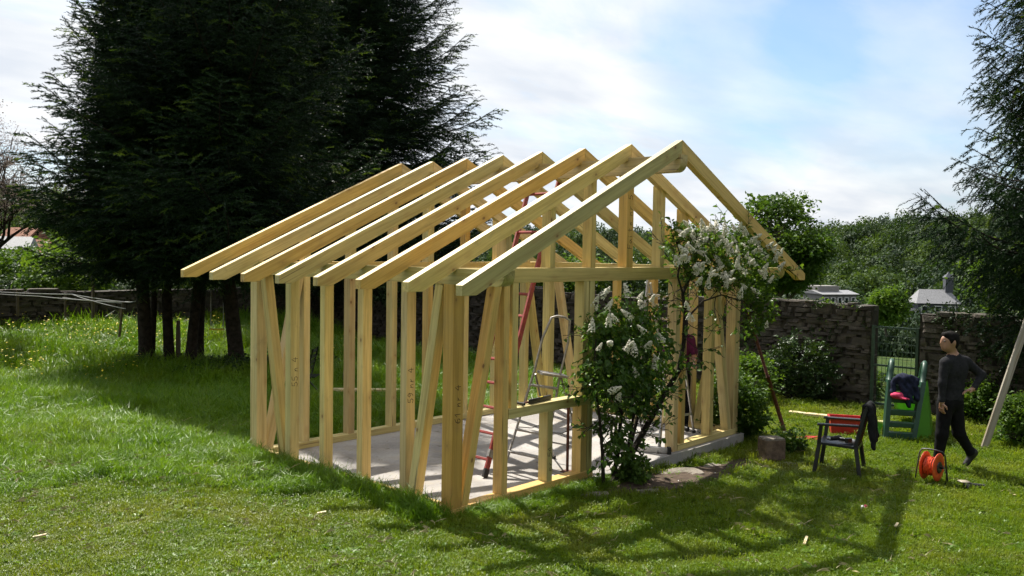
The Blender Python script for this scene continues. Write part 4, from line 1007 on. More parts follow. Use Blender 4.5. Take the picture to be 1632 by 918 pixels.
# panicles
def panicle(seed):
    r_ = np.random.default_rng(seed); V = []; F = []
    for k in range(95):
        t = r_.uniform(0, 1)**0.8; rad = 0.042*(1-t)**0.7+0.006; a = r_.uniform(0, 6.283)
        c = Vector((rad*math.cos(a)*r_.uniform(0.6, 1), rad*math.sin(a)*r_.uniform(0.6, 1), 0.15*t)); nn = Vector((math.cos(a), math.sin(a), 0.5)).normalized()
        x = nn.cross(Vector((0, 0, 1))).normalized()*0.011; y = nn.cross(x).normalized()*0.011
        o = len(V); V += [c-x, c-y, c+x, c+y, c+nn*0.005]; F += [(o, o+1, o+4), (o+1, o+2, o+4), (o+2, o+3, o+4), (o+3, o, o+4)]
    return mesh('flower_cluster', V, F, M['flower'])
pan = [panicle(i) for i in range(4)]
fl = [(948,492),(960,475),(1003,470),(1020,478),(985,515),(972,520),(998,560),(1014,566),(1034,553),(1045,590),(1052,575),(975,548),(1010,508),(945,530),(1060,545),(975,625),(985,640),(1003,555),(1026,487),(1040,480),
      (1105,375),(1092,372),(1118,380),(1122,368),(1140,375),(1085,378),(1150,385),(1142,392),(1195,385),(1204,390),(1213,388),(1222,395),(1230,400),(1238,402),(1243,408),(1208,400),(1217,407),(1145,415),(1150,425),(1142,430),
      (1166,405),(1175,420),(1190,412),(1205,425),(1215,435),(1125,405),(1130,440),(1128,460),(1095,492),(1096,510),(1105,512),(1221,522),(1208,468),(1190,460),(1160,450),(1178,475),(1225,450),(1240,430),(1185,440),(1112,395),(1170,385),(1234,418),(1200,403),(1100,362),(1155,400),(970,495),(1030,530),(1018,600),(955,560)]
for k in range(46):
    a_ = lr.uniform(0, 6.283); q_ = math.sqrt(lr.uniform()); fl.append((1160+82*q_*math.cos(a_), 412+52*q_*math.sin(a_)))
for i, (u, v) in enumerate(fl):
    q = lp(u, v, (-0.72 if u < 1070 else -0.84)+lr.uniform(-0.10, 0.10))
    if u < 1070: q.y += 0.02
    o = bpy.data.objects.new('flower_cluster', pan[i % 4]); link(o, lil); o.location = q; s = lr.uniform(0.6, 1.05); o.scale = (s, s, s)
    o.rotation_euler = (lr.normal(0, 0.6), lr.normal(0, 0.6), lr.uniform(0, 6.28))

# ---------------------------------------------------------------- the far hillside
def canopy_proto(m, seed, n=1100):
    r_ = np.random.default_rng(seed); V = []; F = []
    for k in range(n):
        v = r_.normal(0, 1, 3); v /= np.linalg.norm(v)
        if v[2] < -0.55: v[2] *= -1
        q = (1+0.22*math.sin(v[0]*5+seed)+0.18*math.sin(v[1]*6+v[2]*4))*r_.uniform(0.82, 1.05)
        c = Vector((v[0], v[1], v[2]*1.05))*q; n_ = (Vector(v)+Vector(r_.normal(0, 0.5, 3))).normalized()
        x = n_.cross(Vector((0.3, 0.1, 1))).normalized()*r_.uniform(0.035, 0.085); y = n_.cross(x).normalized()*r_.uniform(0.035, 0.085)
        o = len(V); V += [c-x, c-y*0.8, c+x, c+y*1.1]; F += [(o, o+1, o+2, o+3)]
    return proto('canopy', V, F, m)
can = [canopy_proto(M['forest_a'], i) for i in range(4)] + [canopy_proto(M['forest_b'], 10+i) for i in range(3)]
n = 2600
az = rng.uniform(-0.95, 0.95, n); r_ = rng.uniform(175, 380, n)
fx = CAM[0]+np.sin(YAW+az)*r_; fy = CAM[1]+np.cos(YAW+az)*r_; fz = height(fx, fy)
sc = rng.uniform(2.6, 5.2, n); rows = np.column_stack([fx, fy, fz+sc*0.9])
ii = np.where(rng.uniform(size=n) < 0.30, rng.integers(4, 7, n), rng.integers(0, 4, n))
sel = (fz+sc > -14)
o = scatter('forest', rows[sel], np.column_stack([rng.normal(0, .15, n), rng.normal(0, .15, n), rng.uniform(0, 6.28, n)])[sel], np.column_stack([sc, sc, sc*rng.uniform(1.0, 1.5, n)])[sel], can, None, ii[sel])
tag(o, 'wooded green hillside across the valley', 'forest', kind='stuff')
# darker copse low on the slope in front of the hill
m2 = 260
az = rng.uniform(0.18, 0.60, m2); rr_ = rng.uniform(120, 170, m2)
fx = CAM[0]+np.sin(YAW+az)*rr_; fy = CAM[1]+np.cos(YAW+az)*rr_; fz = height(fx, fy); sc = rng.uniform(2.0, 3.6, m2)
o = scatter('copse', np.column_stack([fx, fy, fz+sc*1.1]), np.column_stack([np.zeros(m2), np.zeros(m2), rng.uniform(0, 6.28, m2)]), np.column_stack([sc, sc, sc*1.5]), can, None, rng.integers(4, 7, m2))
tag(o, 'dark trees at the foot of the hillside', 'forest', kind='stuff')

# ---------------------------------------------------------------- far buildings
def building(name, c, w, d, h, roof_h, rz, label, wallm, roofm, cols, rows, hip=0.0):
    t = empty(name, c, label, 'building', None, rz)
    mb = MB(); mb.box((0, 0, h/2), (w, d, h), 0); mb.build('wall', M[wallm], t)
    for i in range(cols):
        for j in range(rows):
            x = (i+0.5)/cols*w-w/2; z = h*(j+0.55)/rows
            fr = MB(); ww, wh = w/cols*0.42, h/rows*0.45
            fr.box((x-ww/2-0.08, -d/2-0.06, z), (0.16, 0.12, wh+0.3)); fr.box((x+ww/2+0.08, -d/2-0.06, z), (0.16, 0.12, wh+0.3)); fr.box((x, -d/2-0.06, z+wh/2+0.08), (ww, 0.12, 0.14)); fr.box((x, -d/2-0.08, z-wh/2-0.08), (ww, 0.16, 0.14))
            f = fr.build('window', M['white'], t); pn = MB(); pn.box((x, -d/2-0.03, z), (ww, 0.05, wh)); pn.build('pane', M['glass'], f)
    e = 0.4
    V = [(-w/2-e, -d/2-e, h), (w/2+e, -d/2-e, h), (w/2+e, d/2+e, h), (-w/2-e, d/2+e, h), (-w/2+hip-e*(hip == 0), 0, h+roof_h), (w/2-hip+e*(hip == 0), 0, h+roof_h)]
    F = [(0, 1, 5, 4), (2, 3, 4, 5), (1, 2, 5), (3, 0, 4), (0, 3, 2, 1)]
    rf = link(bpy.data.objects.new('roof', mesh('roof', V, F, M[roofm])), t)
    return t, rf
face = -YAW
p = beyond(1322, 478, 150); b, rf = building('flat_building', (p.x, p.y, p.z-4.5), 7.0, 5.0, 5.6, 0.6, face+0.35, 'pale flat roofed building with a row of windows above the wall', 'render', 'slate', 5, 2)
mb = MB(); mb.box((-1.0, 0.6, 6.3), (4.4, 3.0, 1.3)); mb.build('upper_storey', M['render'], b)
p = beyond(1488, 474, 130); b, rf = building('slate_roofed_house', (p.x, p.y, p.z-5.0), 5.6, 4.0, 4.2, 2.0, face-0.12, 'house with a pale slate roof and small turret above the wall', 'slate_dark', 'slate', 3, 2, hip=0.7)
mb = MB(); mb.box((2.0, 0, 6.9), (1.1, 1.1, 2.2)); tu = mb.build('turret', M['slate_dark'], b)
V = [(1.35, -.65, 8.0), (2.65, -.65, 8.0), (2.65, .65, 8.0), (1.35, .65, 8.0), (2.0, 0, 8.9)]; link(bpy.data.objects.new('turret_roof', mesh('turret_roof', V, [(0, 1, 4), (1, 2, 4), (2, 3, 4), (3, 0, 4), (3, 2, 1, 0)], M['slate_dark'])), tu)
for i, (u, v, dep, w, h, rh, rot, lab, wm, rm) in enumerate(((18, 412, 150, 6.5, 4.0, 2.2, 0.2, 'white gabled house at the far left edge', 'white', 'slate'), (38, 390, 190, 7.5, 3.4, 2.4, -0.3, 'tan house with a tiled roof on the left hillside', 'render', 'tile'), (52, 415, 165, 5.5, 4.0, 2.4, 0.5, 'reddish house nearest the dark spruce at the left', 'render', 'tile'))):
    p = beyond(u, v, dep); building('far_house', (p.x, p.y, p.z-h*0.6), w, 5.0, h, rh, face+rot, lab, wm, rm, 3, 1)

# ================================================================ modelled bodies: smooth union of round cones and ellipsoids, skinned by surface nets
def sdf_mesh(prims, res, k=0.03, wob=0.0, seed=0):
    """prims: ('c', p0, r0, p1, r1, tag) or ('e', centre, radii, rot, tag). Returns V, F, tags of faces."""
    lo = np.full(3, 1e9); hi = -lo
    for p in prims:
        if p[0] == 'c':
            for q, r_ in ((p[1], p[2]), (p[3], p[4])): lo = np.minimum(lo, np.array(q)-r_); hi = np.maximum(hi, np.array(q)+r_)
        else: m_ = max(p[2]); lo = np.minimum(lo, np.array(p[1])-m_); hi = np.maximum(hi, np.array(p[1])+m_)
    lo = lo-4*res; hi = hi+4*res; n = np.ceil((hi-lo)/res).astype(int)+1
    ax = [lo[i]+np.arange(n[i])*res for i in range(3)]
    G = np.stack(np.meshgrid(*ax, indexing='ij'), -1)
    def dist(p, X):
        if p[0] == 'c':
            a = np.array(p[1]); b = np.array(p[3]); ab = b-a; t = np.clip(((X-a)@ab)/(ab@ab+1e-12), 0, 1)
            return np.linalg.norm(X-a-t[..., None]*ab, axis=-1)-(p[2]+(p[4]-p[2])*t)
        Y_ = X-np.array(p[1])
        if p[3] is not None: Y_ = Y_ @ np.array(p[3].to_matrix())
        r_ = np.array(p[2]); k0 = np.linalg.norm(Y_/r_, axis=-1); k1 = np.linalg.norm(Y_/r_**2, axis=-1)
        return k0*(k0-1)/np.maximum(k1, 1e-6)
    D = None
    for p in prims:
        d = dist(p, G)
        if D is None: D = d
        else:
            h = np.clip(0.5+0.5*(D-d)/k, 0, 1); D = D*(1-h)+d*h-k*h*(1-h)
    if wob: D = D + wob*(np.sin(G[..., 0]*31+seed)*np.sin(G[..., 1]*27+seed*2)*np.sin(G[..., 2]*23)+0.6*np.sin(G[..., 0]*60+G[..., 2]*45+seed))
    S = D < 0
    c = np.zeros(n-1, int)
    for i in (0, 1):
        for j in (0, 1):
            for l in (0, 1): c += S[i:n[0]-1+i, j:n[1]-1+j, l:n[2]-1+l]
    act = (c > 0) & (c < 8); idx = -np.ones(act.shape, int); cells = np.argwhere(act); idx[act] = np.arange(len(cells))
    acc = np.zeros((len(cells), 3)); cnt = np.zeros(len(cells))
    cor = [(i, j, l) for i in (0, 1) for j in (0, 1) for l in (0, 1)]
    for a in cor:
        for ax_ in range(3):
            if a[ax_]: continue
            b = list(a); b[ax_] = 1
            da = D[tuple((cells+np.array(a)).T)]; db = D[tuple((cells+np.array(b)).T)]
            m_ = (da < 0) != (db < 0); t = da/(da-db+1e-12)
            acc[m_] += (np.array(a)+np.outer(t, np.array(b)-np.array(a)))[m_]; cnt[m_] += 1
    V = lo+(cells+acc/cnt[:, None])*res
    F = []
    for ax_ in range(3):
        s0 = [slice(1, -1)]*3; s0[ax_] = slice(0, -1); s1 = [slice(1, -1)]*3; s1[ax_] = slice(1, None)
        A = S[tuple(s0)]; B = S[tuple(s1)]; e = np.argwhere(A != B); flip = A[tuple(e.T)]
        off = np.ones(3, int); off[ax_] = 0; e = e+off
        u_, v_ = [(1, 2), (2, 0), (0, 1)][ax_]
        def ci(du, dv):
            q = e.copy(); q[:, u_] -= du; q[:, v_] -= dv; return idx[tuple(q.T)]
        Q = np.stack([ci(1, 1), ci(0, 1), ci(0, 0), ci(1, 0)], 1); Q[~flip] = Q[~flip][:, ::-1]
        F.append(Q)
    F = np.concatenate(F); F = F[(F >= 0).all(1)]
    fc = V[F].mean(1)
    best = np.full(len(fc), 1e9); tg = np.zeros(len(fc), int)
    for p in prims:
        d = dist(p, fc); m_ = d < best; best[m_] = d[m_]; tg[m_] = p[-1]
    return V, F, tg
def sdf_obj(name, prims, res, mats, parent=None, k=0.03, loc=None, wob=0.0, extra=None, seed=0):
    V, F, tg = sdf_mesh(prims, res, k, wob, seed)
    if extra is not None:
        for (V2, F2, t2) in extra: F = np.concatenate([F, F2+len(V)]); V = np.concatenate([V, V2]); tg = np.concatenate([tg, t2])
    o = link(bpy.data.objects.new(name, mesh(name, V, F, mats, tg, True)), parent)
    if loc is not None: o.location = loc
    return o
def C(p0, r0, p1, r1, t): return ('c', p0, r0, p1, r1, t)
def E(c, r_, t, rot=None): return ('e', c, r_, rot, t)
def hand(w, d, n, side, t, s=1.0, curl=0.5):
    "palm and five fingers; w wrist, d towards the fingers, n out of the palm"
    w = Vector(w); d = Vector(d).normalized(); n = Vector(n); n = (n-d*n.dot(d)).normalized(); x = d.cross(n)*side
    P = [C(tuple(w-d*0.03), 0.026*s, tuple(w+d*0.02*s), 0.026*s, t), E(tuple(w+d*0.05*s), (0.042*s, 0.042*s, 0.042*s), t), C(tuple(w+d*0.03*s-x*0.018*s), 0.019*s, tuple(w+d*0.085*s-x*0.026*s), 0.014*s, t), C(tuple(w+d*0.03*s+x*0.018*s), 0.019*s, tuple(w+d*0.085*s+x*0.026*s), 0.014*s, t)]
    P = [P[0]]+P[2:]
    for i, l in enumerate((0.070, 0.080, 0.074, 0.058)):
        b = w+d*0.088*s+x*(0.030-0.020*i)*s; m_ = b+(d*math.cos(curl*0.6)+n*math.sin(curl*0.6))*l*0.5*s; e = m_+(d*math.cos(curl*1.6)+n*math.sin(curl*1.6))*l*0.5*s
        P += [C(tuple(b), 0.0098*s, tuple(m_), 0.009*s, t), C(tuple(m_), 0.009*s, tuple(e), 0.0075*s, t)]
    b = w+d*0.03*s+x*0.03*s; m_ = b+(d*0.6+x*0.7+n*0.35).normalized()*0.04*s; e = m_+(d*0.9+x*0.2+n*0.4).normalized()*0.032*s
    P += [C(tuple(b), 0.013*s, tuple(m_), 0.0105*s, t), C(tuple(m_), 0.0105*s, tuple(e), 0.008*s, t)]
    return P
LOCAL = -YAW       # turns local +X to the right of the picture and +Y away from it
# ---------------------------------------------------------------- man in the charcoal jumper
mp_ = ground(1495, 748)
man = empty('person', mp_, 'man in charcoal jumper and black trousers striding past the slide, hand on hip', 'person', None, LOCAL)
SK, JU, TR_, SH = 0, 1, 2, 3
body = [E((.095, .01, 1.675), (.098, .078, .118), SK), E((.060, .012, 1.600), (.062, .056, .062), SK), C((.012, .012, 1.69), .022, (.012, .012, 1.705), .022, SK),
        C((.005, .012, 1.675), .011, (-.012, .012, 1.645), .015, SK), C((.022, .012, 1.60), .018, (.025, .012, 1.585), .02, SK), C((.010, .012, 1.615), .012, (.014, .012, 1.605), .012, SK),
        E((.115, -.066, 1.665), (.022, .012, .034), SK), E((.10, .088, 1.665), (.022, .012, .034), SK),
        C((.112, .012, 1.60), .056, (.165, .03, 1.47), .060, SK),
        C((.165, .03, 1.47), .066, (.175, .035, 1.44), .085, JU), C((.165, .03, 1.45), .07, (.03, -.05, 1.405), .068, JU), C((.18, .03, 1.45), .07, (.345, .095, 1.405), .068, JU),
        E((.185, .03, 1.30), (.195, .118, .20), JU, Euler((0, 0, 0.35))), E((.165, .03, 1.10), (.170, .108, .20), JU, Euler((0, 0, 0.3))), E((.15, .03, .96), (.172, .115, .12), JU, Euler((0, 0, 0.25))),
        C((.01, -.06, 1.395), .066, (-.035, -.10, 1.14), .050, JU), C((-.035, -.10, 1.14), .050, (-.045, -.125, .93), .036, JU), C((-.045, -.125, .93), .030, (-.045, -.128, .90), .028, SK),
        C((.365, .095, 1.395), .066, (.555, .06, 1.235), .050, JU), C((.555, .06, 1.235), .050, (.425, -.01, 1.075), .036, JU), C((.425, -.01, 1.075), .030, (.40, -.02, 1.055), .028, SK),
        E((.145, .03, .88), (.165, .118, .13), TR_, Euler((0, 0, 0.25))),
        C((.065, .0, .85), .105, (.025, -.02, .47), .076, TR_), C((.025, -.02, .47), .076, (-.005, .01, .10), .060, TR_),
        C((.215, .06, .85), .105, (.285, .06, .47), .078, TR_), C((.285, .06, .47), .076, (.455, .09, .225), .058, TR_),
        C((.0, .01, .075), .050, (-.02, .012, .045), .047, SH), C((-.03, .012, .045), .045, (-.165, .03, .036), .038, SH),
        C((.47, .09, .205), .050, (.505, .092, .215), .048, SH), C((.50, .092, .195), .046, (.405, .085, .055), .040, SH)]
hl = sdf_mesh(hand((-.045, -.128, .905), (0, .05, -1), (.9, .3, 0), 1, SK), 0.0055, 0.008)
hr = sdf_mesh(hand((.405, -.018, 1.058), (-1, -.05, -.25), (0.1, -.2, -1), 1, SK, 1.0, 0.35), 0.0055, 0.008)
sdf_obj('body', body, 0.0125, [M['skin'], M['jumper'], M['trousers'], M['shoe']], man, 0.035, wob=0.0016, extra=[hl, hr])
sdf_obj('hair', [E((.110, .012, 1.715), (.100, .088, .096), 0), E((.150, .012, 1.665), (.062, .080, .100), 0), C((.035, -.02, 1.765), .028, (.03, .04, 1.762), .028, 0), C((.085, -.072, 1.70), .016, (.080, -.070, 1.66), .008, 0)], 0.009, [M['hair']], man, 0.03, wob=0.0012)
for y in (-.035, .06):
    mb = MB(); mb.lathe([(0.0, -.011), (.009, -.006), (.012, 0), (.009, .006), (0, .011)], 8, 0, Matrix.Translation((.008, y, 1.677))); mb.build('eye', M['black'], man, True)
# ---------------------------------------------------------------- person in purple inside the frame
pp = Vector((5.35, 0.75, 0.0))
per = empty('person', pp, 'person in a purple T-shirt standing inside the frame by the right posts', 'person', None, LOCAL)
body = [E((.0, .01, 1.60), (.085, .098, .118), SK), E((-.01, -.03, 1.53), (.058, .062, .06), SK), C((-.01, -.09, 1.60), .012, (-.01, -.105, 1.57), .014, SK), E((.085, 0, 1.59), (.012, .022, .032), SK), E((-.085, 0, 1.59), (.012, .022, .032), SK),
        C((0, 0, 1.53), .054, (0, .01, 1.42), .058, SK), C((0, .01, 1.40), .075, (-.155, .0, 1.345), .066, JU), C((0, .01, 1.40), .075, (.155, .0, 1.345), .066, JU),
        E((0, .01, 1.24), (.17, .12, .20), JU), E((0, .01, 1.05), (.155, .11, .18), JU), E((0, .01, .93), (.16, .115, .10), JU),
        C((-.165, .0, 1.335), .064, (-.20, -.02, 1.17), .055, JU), C((-.20, -.02, 1.18), .042, (-.215, -.03, 1.07), .040, SK), C((-.215, -.03, 1.07), .040, (-.15, -.22, .93), .028, SK),
        C((.165, .0, 1.335), .064, (.21, -.02, 1.17), .055, JU), C((.21, -.02, 1.18), .042, (.225, -.02, 1.07), .040, SK), C((.225, -.02, 1.07), .040, (.15, -.24, 1.02), .028, SK),
        E((0, .01, .86), (.155, .118, .11), TR_), C((-.08, 0, .82), .098, (-.09, -.01, .45), .072, TR_), C((-.09, -.01, .45), .072, (-.095, .02, .09), .056, TR_), C((.08, 0, .82), .098, (.10, -.01, .45), .072, TR_), C((.10, -.01, .45), .072, (.105, .02, .09), .056, TR_),
        C((-.095, .02, .05), .046, (-.11, -.12, .036), .036, SH), C((.105, .02, .05), .046, (.12, -.12, .036), .036, SH)]
ha = sdf_mesh(hand((-.15, -.22, .93), (.35, -.8, -.5), (.3, .2, -1), -1, SK), 0.0055, 0.008); hb = sdf_mesh(hand((.15, -.24, 1.02), (-.35, -.9, -.1), (0, .1, -1), 1, SK), 0.0055, 0.008)
sdf_obj('body', body, 0.0125, [M['skin'], M['purple'], M['trousers'], M['shoe']], per, 0.035, extra=[ha, hb])
sdf_obj('hair', [E((0, .03, 1.64), (.093, .094, .092), 0), E((0, .055, 1.59), (.082, .060, .10), 0)], 0.009, [M['hair']], per, 0.03, wob=0.0012)

# ---------------------------------------------------------------- ladders inside the frame
def V3(p): return Vector(p)
def on_floor(u, v): return V3(at(u, v, 2, 0.0))
rl = empty('ladder', (0, 0, 0), 'long red ladder leaning up through the rafters to the ridge', 'ladder')
la, lb = on_floor(733, 752), on_floor(772, 762); ta, tb = V3(at(852, 262, 2, 3.86)), V3(at(899, 256, 2, 3.86))
rl.location = (la+lb)/2
o0 = Vector(rl.location)
nrm = (lb-la).cross(ta-la).normalized()
for a, b in ((la, ta), (lb, tb)):
    mb = MB(); mb.bar(a-o0+(b-a)*0.022, b-o0, 0.030, 0.075, nrm, 0, 0.004); r_ = mb.build('rail', M['red'], rl)
    mb = MB(); mb.bar(a-o0+(b-a)*0.002, a-o0+(b-a)*0.024, 0.036, 0.08, nrm, 0, 0.006); mb.build('shoe', M['rubber'], r_); mb = MB(); mb.bar(a-o0+(b-a)*0.055, a-o0+(b-a)*0.075, 0.040, 0.088, nrm, 0, 0.004); mb.build('clamp', M['alu_dull'], r_)
for i in range(14):
    t = (i+0.7)/14.4; a = la.lerp(ta, t)-o0; b = lb.lerp(tb, t)-o0
    mb = MB(); mb.bar(a, b, 0.030, 0.034, nrm, 0, 0.004); mb.build('rung', M['red'], rl)
def A_ladder(fl, fr, bl, br, tl, tr, label, steps, hoop=0.0, m='alu', platform=None, rear_rungs=0, crossbar=False):
    o = empty('step_ladder', (fl+fr+bl+br)/4, label, 'ladder'); c = Vector(o.location)
    fl, fr, bl, br, tl, tr = [p-c for p in (fl, fr, bl, br, tl, tr)]
    fwd = ((fl+fr)-(bl+br)).normalized()
    if hoop:
        up = ((tl-fl).normalized()+(tr-fr).normalized()).normalized(); mb = MB(); q = []
        hl_, hr_ = tl+up*hoop, tr+up*hoop; mid = (hl_+hr_)/2; w = (hr_-hl_)
        q = [fl+(tl-fl)*0.02, tl, tl+up*hoop*0.7, mid-w*0.36+up*0.08, mid-w*0.15+up*0.11, mid+w*0.15+up*0.11, mid+w*0.36+up*0.08, tr+up*hoop*0.7, tr, fr+(tr-fr)*0.02]
        mb.tube(q, 0.015, 8); mb.build('front_frame', M[m], o, True)
    else:
        for a, b in ((fl, tl), (fr, tr)): mb = MB(); mb.bar(a+(b-a)*0.02, b, 0.025, 0.060, fwd, 0, 0.004); mb.build('rail', M[m], o)
    for a, b in ((bl, tl), (br, tr)):
        mb = MB()
        if hoop: mb.tube([a+(b-a)*0.02, b-(b-a)*0.04], 0.012, 8)
        else: mb.bar(a+(b-a)*0.02, b-(b-a)*0.02-fwd*0.05, 0.022, 0.045, fwd, 0, 0.003)
        mb.build('rear_leg', M[m], o)
    for p in (fl, fr, bl, br): mb = MB(); mb.box(p+Vector((0, 0, 0.02)), (0.045, 0.045, 0.045), 0, Matrix.Rotation(LOCAL, 3, 'Z'), 0.006); mb.build('foot', M['rubber'], o)
    for i in range(steps):
        t = (i+0.75)/(steps+0.4); a = fl.lerp(tl, t); b = fr.lerp(tr, t)
        mb = MB(); mb.bar(a, b, 0.085 if hoop else 0.035, 0.022 if hoop else 0.035, (0, 0, 1), 0, 0.003); mb.build('step', M['alu_dull' if hoop else m], o)
    if hoop:
        a, b = tl-(tl-fl)*0.03, tr-(tr-fr)*0.03; mb = MB(); mb.bar(a-fwd*0.10, b-fwd*0.10, 0.24, 0.03, (0, 0, 1), 0, 0.006); mb.build('platform', M['alu_dull'], o)
        for a, b, c2, d2 in ((fl, tl, bl, tl), (fr, tr, br, tr)):
            mb = MB(); mb.tube([a.lerp(b, 0.42), a.lerp(b, 0.42).lerp(c2.lerp(d2, 0.42), 0.5)-Vector((0, 0, 0.04)), c2.lerp(d2, 0.42)], 0.005, 5); mb.build('strap', M['rubber'], o)
        mb = MB(); mb.bar(bl.lerp(tl, 0.2), br.lerp(tr, 0.2), 0.02, 0.02, (0, 0, 1)); mb.build('rear_bar', M['alu_dull'], o)
    for i in range(rear_rungs):
        t = (i+0.75)/(rear_rungs+0.6); mb = MB(); mb.bar(bl.lerp(tl, t), br.lerp(tr, t), 0.03, 0.03, (0, 0, 1)); mb.build('rung', M[m], o)
    if crossbar:
        w = (fr-fl).normalized(); mb = MB(); mb.bar(fl-w*0.12+Vector((0, 0, 0.045)), fr+w*0.12+Vector((0, 0, 0.045)), 0.05, 0.07, (0, 0, 1), 0, 0.004); cb_ = mb.build('stabiliser', M[m], o)
        mb = MB(); mb.box(fr+w*0.13+Vector((0, 0, 0.045)), (0.05, 0.09, 0.085), 0, Matrix.Rotation(LOCAL, 3, 'Z'), 0.006); mb.build('end_cap', M['rubber'], cb_)
    return o
def dep_of(p): return float((np.array(p)-CAM)@c_f)
fl, fr, bl, br = on_floor(804, 745), on_floor(863, 760), on_floor(883, 731), on_floor(932, 742)
dm = (dep_of(fl)+dep_of(fr)+dep_of(bl)+dep_of(br))/4
A_ladder(fl, fr, bl, br, V3(at_depth(852, 590, dm-0.15)), V3(at_depth(893, 596, dm-0.05)), 'small aluminium step ladder with a hoop handle behind the window opening', 4, hoop=0.58, m='alu_dull')
fl, fr, bl, br = on_floor(1005, 718), on_floor(1050, 722), on_floor(1072, 697), on_floor(1106, 690)
dm = (dep_of(fl)+dep_of(fr)+dep_of(bl)+dep_of(br))/4
A_ladder(fl, fr, bl, br, V3(at_depth(1033, 446, dm)), V3(at_depth(1071, 451, dm)), 'tall aluminium ladder standing open in the doorway behind the lilac', 7, m='alu', rear_rungs=5, crossbar=True)
# steel prop on the slab, behind the window sill
p = on_floor(904, 752); pr = empty('steel_prop', p, 'thin rusty steel prop standing on the slab under the window sill', 'prop')
mb = MB(); mb.tube([(0, 0, 0.01), (0, 0, 0.93)], 0.017, 8); mb.build('tube', M['rust'], pr, True); mb = MB(); mb.box((0, 0, 0.006), (0.12, 0.12, 0.012)); mb.build('base_plate', M['rust'], pr)
# things on the window sill
p = at(862, 640, 2, 0.975); sx_ = Vector((p[0], 0.075, 0.97))
lv = empty('spirit_level', sx_, 'dark spirit level lying on the window sill timber', 'level'); mb = MB(); mb.box((0, 0, 0.027), (0.42, 0.022, 0.05), 0, Matrix.Rotation(0.12, 3, 'Z'), 0.003); mb.build('body', M['black'], lv); mb = MB(); mb.box((0.02, -0.003, 0.0545), (0.06, 0.012, 0.004), 0, Matrix.Rotation(0.12, 3, 'Z')); mb.build('vial', M['yellow'], lv)
hm = empty('hammer', Vector((1.06, 0.06, 0.97)), 'wooden handled hammer on the left end of the window sill', 'hammer'); mb = MB(); mb.tube([(0, 0, 0.02), (0.27, 0.03, 0.018)], [0.012, 0.014], 8); mb.build('handle', M['rust'], hm); mb = MB(); mb.bar((0.0, -0.055, 0.022), (0.0, 0.06, 0.022), 0.03, 0.03, (0, 0, 1), 0, 0.005); mb.build('head', M['rubber'], hm)

# ---------------------------------------------------------------- right of the frame
# red prop against the right-hand plate
b0 = ground(1252, 693); b1 = Vector(at(1199, 520, 0, 6.02))
pr = empty('steel_prop', b0, 'long dark red steel prop leaning on the right side of the frame', 'prop')
mb = MB(); d = b1-b0; mb.tube([Vector((0, 0, 0)), d*0.55], 0.030, 10); mb.build('outer_tube', M['rust'], pr, True); mb = MB(); mb.tube([d*0.55, d*1.22], 0.023, 10); mb.build('inner_tube', M['rust'], pr, True); mb = MB(); mb.box((0, 0, 0.004), (0.14, 0.14, 0.014)); mb.build('base_plate', M['rust'], pr)
# block and paving stones
p = ground(1229, 735); bl_ = MB(); bl_.box((0, 0, 0.15), (0.30, 0.24, 0.30), 0, Matrix.Rotation(LOCAL+0.2, 3, 'Z'), 0.02); bl_.box((0, 0, 0.310), (0.285, 0.225, 0.025), 1, Matrix.Rotation(LOCAL+0.2, 3, 'Z'), 0.02)
o = bl_.build('block', [M['brick'], M['paver']]); o.location = p; tag(o, 'square weathered brown block standing right of the slab corner', 'block')
def slab_stone(u, v, l, w, rot, label):
    p = ground(u, v); r_ = np.random.default_rng(int(u)); n = 9; V = []; F = []
    for z in (-0.03, 0.028):
        for k in range(n):
            a = 6.283*k/n; q = r_.uniform(0.8, 1.1) if z < 0 else 1; V.append((math.cos(a)*l/2*(1+0.12*math.sin(3*a+u)), math.sin(a)*w/2*(1+0.12*math.cos(2*a+u)), z+0.006*math.sin(a*2)))
    F = [tuple(range(n, 2*n)), tuple(range(n))[::-1]]+[(k, (k+1) % n, n+(k+1) % n, n+k) for k in range(n)]
    o = link(bpy.data.objects.new('paving_stone', mesh('paving_stone', V, F, M['paver']))); o.location = p; o.rotation_euler = (0, 0, LOCAL+rot); tag(o, label, 'stone', 'flat stones before the slab')
slab_stone(1252, 743, 0.36, 0.26, 0.3, 'pale flat stone right before the brown block')
slab_stone(1085, 755, 0.62, 0.36, 0.25, 'wide pale flat stone in front of the doorway')
slab_stone(1035, 785, 0.34, 0.13, 0.05, 'narrow pale stone right of the lilac foot')
slab_stone(935, 790, 0.55, 0.16, 0.0, 'flat dark edged stone left of the lilac foot')
slab_stone(1135, 745, 0.30, 0.2, 0.6, 'small pale stone in the bare soil beyond the doorway')
# planks
def lay_plank(name, p0, p1, w, th, label, m='plank'):
    o = empty(name, (p0+p1)/2, label, 'plank'); c = Vector(o.location)
    timber('board', p0-c, p1-c, w, th, (0, 0, 1), o, m); return o
lay_plank('plank', ground(1258, 662)+Vector((0, 0, .06)), ground(1472, 686)+Vector((0, 0, .06)), 0.13, 0.045, 'long pale plank lying on the lawn behind the black chair')
q0 = ground(548, 640); q1 = ground(640, 640)
pk = lay_plank('plank', V3(at(535, 621, 1, 6.2)), V3(at(700, 622, 1, 6.2)), 0.22, 0.04, 'white plank resting behind the frame, seen between the studs')
tr_ = empty('trestle', (pk.location.x, pk.location.y, gz(pk.location.x, pk.location.y)), 'dark trestle under the white plank behind the frame', 'trestle')
hh = pk.location.z-tr_.location.z-0.03
for s in (-0.35, 0.35):
    for e in (-0.12, 0.12): mb = MB(); mb.bar((s, e*1.6, -0.05), (s, e*0.3, hh-0.05), 0.04, 0.05, (1, 0, 0)); mb.build('leg', M['dark_wood'], tr_)
